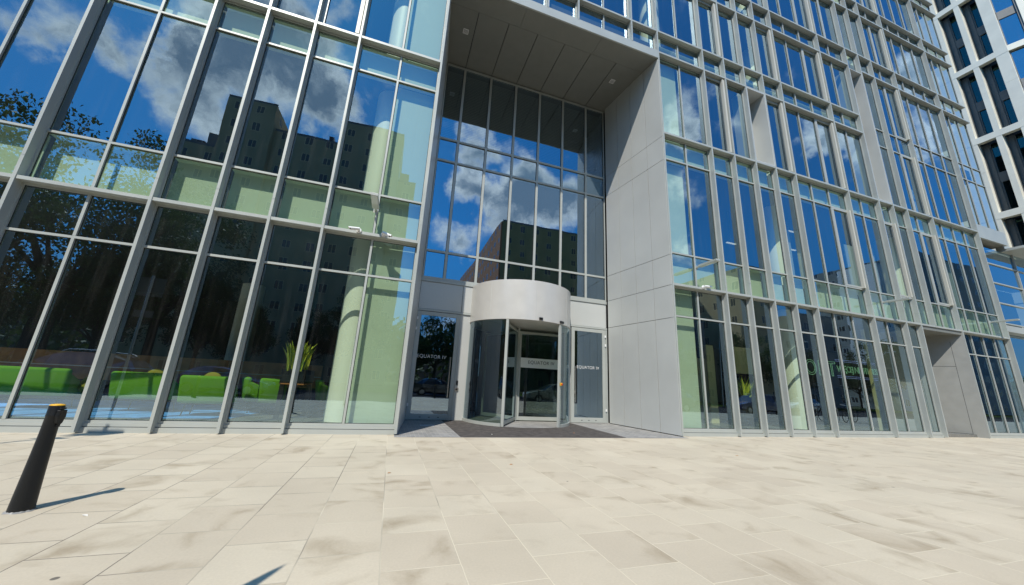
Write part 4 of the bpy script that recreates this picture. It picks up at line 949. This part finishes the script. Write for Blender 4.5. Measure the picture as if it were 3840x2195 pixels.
block('apartment_block', -170, -34, -86, -76, 8.5, 'block_grey', 'long low grey block far behind the trees at the left', ())
block('apartment_block', -2, 17.4, -98, -88, 7.0, 'block_grey', 'low grey block far behind the tree in the portal door', ())
block('apartment_block', 128, 260, -86, -76, 9.0, 'block_grey', 'long low grey block far behind the trees at the right', ())
def tree_proto(h, cr, seed):
    rn = random.Random(seed); r = empty('tree')
    t = MB(); tips = []
    th = h*.36; t.tube((0,0,0),(.1,.05,th),h*.022,h*.016,n=10)
    for k in range(9):
        an = k*2.4+rn.uniform(-.3,.3); el = rn.uniform(.5,1.25); ln = h*rn.uniform(.26,.46); base = Vector((.1,.05,th*rn.uniform(.75,1)))
        tip = base + Vector((math.cos(an)*math.cos(el), math.sin(an)*math.cos(el), math.sin(el)))*ln
        t.tube(base, tip, h*.010, h*.003, n=6); tips.append(tip)
        for q in range(3):
            t2 = base.lerp(tip, rn.uniform(.45,.9)); tip2 = t2 + Vector((rn.uniform(-1,1), rn.uniform(-1,1), rn.uniform(.1,.9)))*h*.13; t.tube(t2, tip2, h*.004, h*.0015, n=5); tips.append(tip2)
    t.build('trunk', M['bark'], r)
    c = MB(); cen = Vector((0,0,h*.64))
    clumps = [(p + Vector((rn.uniform(-.5,.5), rn.uniform(-.5,.5), rn.uniform(-.3,.5))), rn.uniform(.13,.22)*cr*1.6) for p in tips]
    for k in range(40):
        an, u_ = rn.uniform(0,6.28), rn.uniform(-.75,1); q = math.sqrt(max(0,1-u_*u_))*rn.uniform(.55,1)
        clumps.append((cen + Vector((math.cos(an)*q*cr, math.sin(an)*q*cr, u_*h*.36)), rn.uniform(.16,.30)*cr))
    for p, rad in clumps:
        for j in range(190):
            d = Vector((rn.gauss(0,1), rn.gauss(0,1), rn.gauss(0,.8))); d = d/max(d.length,.01)*rad*rn.random()**.4
            q = p + d; n = Vector((rn.uniform(-1,1), rn.uniform(-1,1), rn.uniform(-.2,1))).normalized(); u_ = n.orthogonal().normalized(); v_ = n.cross(u_); s_ = rn.uniform(.06,.13)*max(.85, h/14)
            c.quad(q-u_*s_, q-v_*s_*.6, q+u_*s_, q+v_*s_*.6)
    c.build('crown', M['leaf'], r)
    return r
TG = 'street trees across the road'
ta, tb_ = tree_proto(17, 5.6, 1), tree_proto(8.5, 3.0, 2)
first = {0: ta, 1: tb_}; used = set()
def put_tree(kind, x, y, sc, rz, label):
    o = first[kind] if kind not in used else dup(first[kind]); used.add(kind)
    o.location = (x,y,-.12); o.scale = (sc,)*3; o.rotation_euler = (0,0,rz); tag(o, label, 'tree', TG)
put_tree(0, -25.0, -26, 1.22, .3, 'large leafy street tree reflected at the left edge of the facade')
put_tree(0, -19.2, -28, 1.0, 2.1, 'leafy street tree reflected second from the left')
put_tree(0, -33, -25, 1.2, 4.0, 'leafy street tree standing beyond the left edge of the facade')
put_tree(1, 4.6, -27, 1.0, 0, 'round street tree reflected in the left portal door')
put_tree(1, 1.9, -28, .75, 1, 'small street tree reflected at the edge of the portal door')
put_tree(1, 22, -27, 1.0, 2, 'street tree reflected right of the portal')
put_tree(1, 27, -29, 1.1, 3, 'second street tree reflected right of the portal')
put_tree(1, 33, -27, .9, 4, 'street tree reflected near the wing planter')
put_tree(1, 46, -27, 1.1, 5, 'street tree reflected behind the neon lettering')
put_tree(1, 58, -27, 1.0, 6, 'street tree reflected near the recessed door')
put_tree(1, 75, -27, 1.3, 1.5, 'broad street tree reflected at the right end of the wing')
put_tree(1, 82, -26, 1.4, 2.5, 'last street tree reflected at the right end of the wing')
for k_, (x_, y_) in enumerate(((-46,-26),(-40,-29),(-36,-24),(-31,-28.5),(-28,-24),(-23,-29),(-21,-24.5),(-17,-30),(-54,-27),(-62,-28))): put_tree(1, x_, y_, random.uniform(1.0,1.3), k_, 'bushy low tree under the tall street trees at the left')
put_tree(1, -13, -28, .8, .6, 'low street tree reflected behind the planter')

for k in range(22): put_tree(1, -16+k*6.3+random.uniform(-1.5,1.5), -37+random.uniform(-2,2), random.uniform(.8,1.25), random.uniform(0,6), 'bushy tree in the far row behind the lawn')
ft = MB(); rn_ = random.Random(11)
for k in range(210):
    x = -260 + k*3.4 + rn_.uniform(-1,1); hh = rn_.uniform(10,15); yy = -66 + rn_.uniform(-6,6)
    for j in range(190):
        q = Vector((x+rn_.gauss(0,1.9), yy+rn_.gauss(0,2), hh*(.05+.95*rn_.random()**.8)))
        n = Vector((rn_.uniform(-1,1), rn_.uniform(-.2,1), rn_.uniform(-.2,1))).normalized(); u_ = n.orthogonal().normalized(); v_ = n.cross(u_); s_ = rn_.uniform(.35,.8)
        ft.quad(q-u_*s_, q-v_*s_*.7, q+u_*s_, q+v_*s_*.7)
tag(ft.build('far_trees', M['leaf']), 'far belt of trees beyond the apartment blocks', 'trees', kind='stuff')
# parked cars
def car(paint, kind, label):
    """lofted body: stations along x (nose at -x), rings of half width and heights"""
    r = empty('parked_car', label=label, cat='car', group='cars parked along the kerb')
    est = kind == 'estate'
    # x, belt z, roof z, half width, roof half width
    st = [(-2.25,.62,.63,.62,.55),(-2.1,.74,.76,.80,.68),(-1.3,.90,.93,.88,.74),(-1.0,.95,.98,.89,.76),(-.25,.98,1.40,.90,.62),(.1,.98,1.47,.90,.63),(.9,.99,1.48,.90,.62)]
    st += [(1.6,1.0,1.43,.89,.60),(2.05,1.0,1.28,.86,.56),(2.28,.95,.97,.80,.60),(2.34,.70,.72,.76,.6)] if est else [(1.35,1.0,1.40,.89,.58),(1.85,1.0,1.06,.84,.62),(1.98,.92,.94,.80,.6),(2.05,.68,.70,.76,.6)]
    m = MB(); k = 12; vs = []
    for x, bz, rz, w, rw in st:
        zb = .24 if abs(x) < 1.9 else .34
        half = [(w*.86, zb),(w, zb+.12),(w*1.0, bz*.72),(w*.97, bz),(rw+.03, rz-.05),(rw*.72, rz)]
        vs += [(x, y, z) for y, z in half] + [(x, -y, z) for y, z in reversed(half)]
    for i in range(len(st)-1):
        for j in range(k):
            j2 = (j+1) % k
            glz = j in (3, 7) and 3 <= i and st[i+1][2]-st[i+1][1] > .2 and st[i][2]-st[i][1] > .2
            scr = j in (4, 5, 6) and ((st[i+1][2]-st[i][2] > .3) or (st[i][2]-st[i+1][2] > .2))
            m.add([vs[i*k+j], vs[i*k+j2], vs[(i+1)*k+j2], vs[(i+1)*k+j]], [(0,1,2,3)], 1 if glz or scr else 0)
    m.add(vs[:k], [tuple(range(k))]); m.add(vs[-k:], [tuple(range(k-1,-1,-1))])
    bd = m.build('body', [paint, M['carglass']], r)
    for x in (-1.38, 1.36):
        for s_ in (-1, 1):
            w = MB().tube((x, s_*.70, .32),(x, s_*.90, .32),.32,n=28).build('wheel', M['tyre'], r); MB().tube((x, s_*.895, .32),(x, s_*.908, .32),.2,n=20).build('rim', M['steel'], w)
    for s_ in (-1, 1): MB().box(-2.2,-2.02, s_*.55-.15, s_*.55+.15, .60,.72).build('headlight', M['lamp_lens'], r, bevel=.03)
    for s_ in (-1, 1): MB().box(-.62,-.48, s_*.99-.09, s_*.99+.09, .98,1.10).build('mirror', paint, r, bevel=.03)
    if est:
        for s_ in (-1, 1): MB().path([(-.05,s_*.56,1.47),(.1,s_*.56,1.54),(1.5,s_*.56,1.51),(1.65,s_*.55,1.44)], .018).build('roof_rail', M['steel'], r)
    return r
P_ = dict(black=pm('black_car_paint', (.008,.009,.012), .15, 0, .6, coat=1), white=pm('white_car_paint', (.7,.7,.7), .25, coat=1), blue=pm('blue_car_paint', (.02,.06,.22), .2, coat=1), grey=pm('grey_car_paint', (.12,.12,.13), .25, .3, coat=1))
for paint, kd, x, y, rz, lb in ((P_['black'],'estate',-13.2,-11.4,R(4),'black estate car with roof rails parked at the kerb'),(P_['blue'],'hatch',-8.7,-14.9,R(182),'dark blue hatchback parked in the second row'),
      (P_['white'],'hatch',12.0,-12.0,0,'white hatchback parked behind two bollards'),(P_['black'],'hatch',3.9,-16.5,R(180),'black hatchback parked beyond the portal door'),
      (P_['grey'],'estate',18.5,-12.2,0,'grey estate car parked opposite the right wing'),(P_['blue'],'estate',27.5,-12.2,0,'dark blue estate car parked near the bicycle racks'),(P_['white'],'hatch',45,-20,0,'white hatchback driving on the far lane')):
    c = car(paint, kd, lb); c.location = (x,y,-.125); c.rotation_euler = (0,0,rz)
    if x == -13.2: c.scale = (1.16,1.1,1.2)
# bicycles at a rack
def bicycle():
    r = empty('bicycle')
    for x in (-.52,.52):
        m = MB()
        for k in range(28):
            a0_, a1_ = 2*math.pi*k/28, 2*math.pi*(k+1)/28
            m.tube((x+.33*math.cos(a0_),0,.34+.33*math.sin(a0_)),(x+.33*math.cos(a1_),0,.34+.33*math.sin(a1_)),.018,n=6,caps=False)
        w = m.build('wheel', M['tyre'], r)
        m = MB()
        for k in range(12): a0_ = 2*math.pi*k/12; m.tube((x,0,.34),(x+.32*math.cos(a0_),0,.34+.32*math.sin(a0_)),.003,n=4)
        m.build('spokes', M['steel'], w)
    f = MB(); bb, st_, hd, hl = (-.08,0,.3),(-.2,0,.82),(.36,0,.86),(.40,0,.72)
    for a_, b_ in ((bb,st_),(bb,hl),(st_,hd),((-.52,0,.34),bb),((-.52,0,.34),(-.18,0,.74)),(hd,(.52,0,.34))): f.tube(a_, b_, .017, n=8)
    f.build('bike_frame', M['black'], r)
    MB().tube((-.2,0,.82),(-.22,0,.94),.013).box(-.34,-.08,-.06,.06,.94,.985).build('saddle', M['black'], r)
    MB().path([(.36,0,.86),(.34,0,.98),(.34,.04,.99),(.28,.28,1.0)],.012).path([(.34,0,.98),(.34,-.04,.99),(.28,-.28,1.0)],.012).build('handlebar', M['steel'], r)
    return r
bk0 = bicycle()
for i, (x, y, rz, lb) in enumerate(((24.5,-5.9,R(8),'black bicycle standing at the left hoop of the rack'),(26.8,-5.6,R(172),'black bicycle standing at the right hoop of the rack'))):
    o = bk0 if i == 0 else dup(bk0); o.location = (x,y,0); o.rotation_euler = (R(4),0,rz); tag(o, lb, 'bicycle', 'bicycles at the rack')
for i, x in enumerate((24.7,26.6)):
    rk = empty('bike_rack', (x,-6.2,0), label=('steel hoop rack holding the left bicycle','steel hoop rack holding the right bicycle')[i], cat='bike rack', group='steel bicycle hoops')
    MB().path([(-.35,0,0),(-.35,0,.65),(-.25,0,.78),(.25,0,.78),(.35,0,.65),(.35,0,0)],.025).build('hoop', M['steel'], rk)
# street lamps
def street_lamp():
    r = empty('street_lamp'); MB().tube((0,0,0),(0,0,7.6),.09,.05,n=12).build('pole', M['steel'], r)
    MB().path([(0,0,7.6),(.15,0,8.2),(.6,0,8.6),(1.3,0,8.7)], .035).build('arm', M['steel'], r); MB().box(1.25,1.85,-.14,.14,8.64,8.76).build('lamp_head', M['cladding'], r, bevel=.04)
    return r
l0 = street_lamp()
for i, (x, y, rz, lb) in enumerate(((38,-24.4,R(90),'steel street lamp reflected left of the neon lettering'),(52,-24.4,R(90),'steel street lamp reflected right of the neon lettering'),(21,-24.4,R(90),'steel street lamp reflected beside the portal'),(70,-24.4,R(80),'steel street lamp reflected at the far right'))):
    o = l0 if i == 0 else dup(l0); o.location = (x,y,-.12); o.rotation_euler = (0,0,rz); tag(o, lb, 'street lamp', 'street lamps across the road')
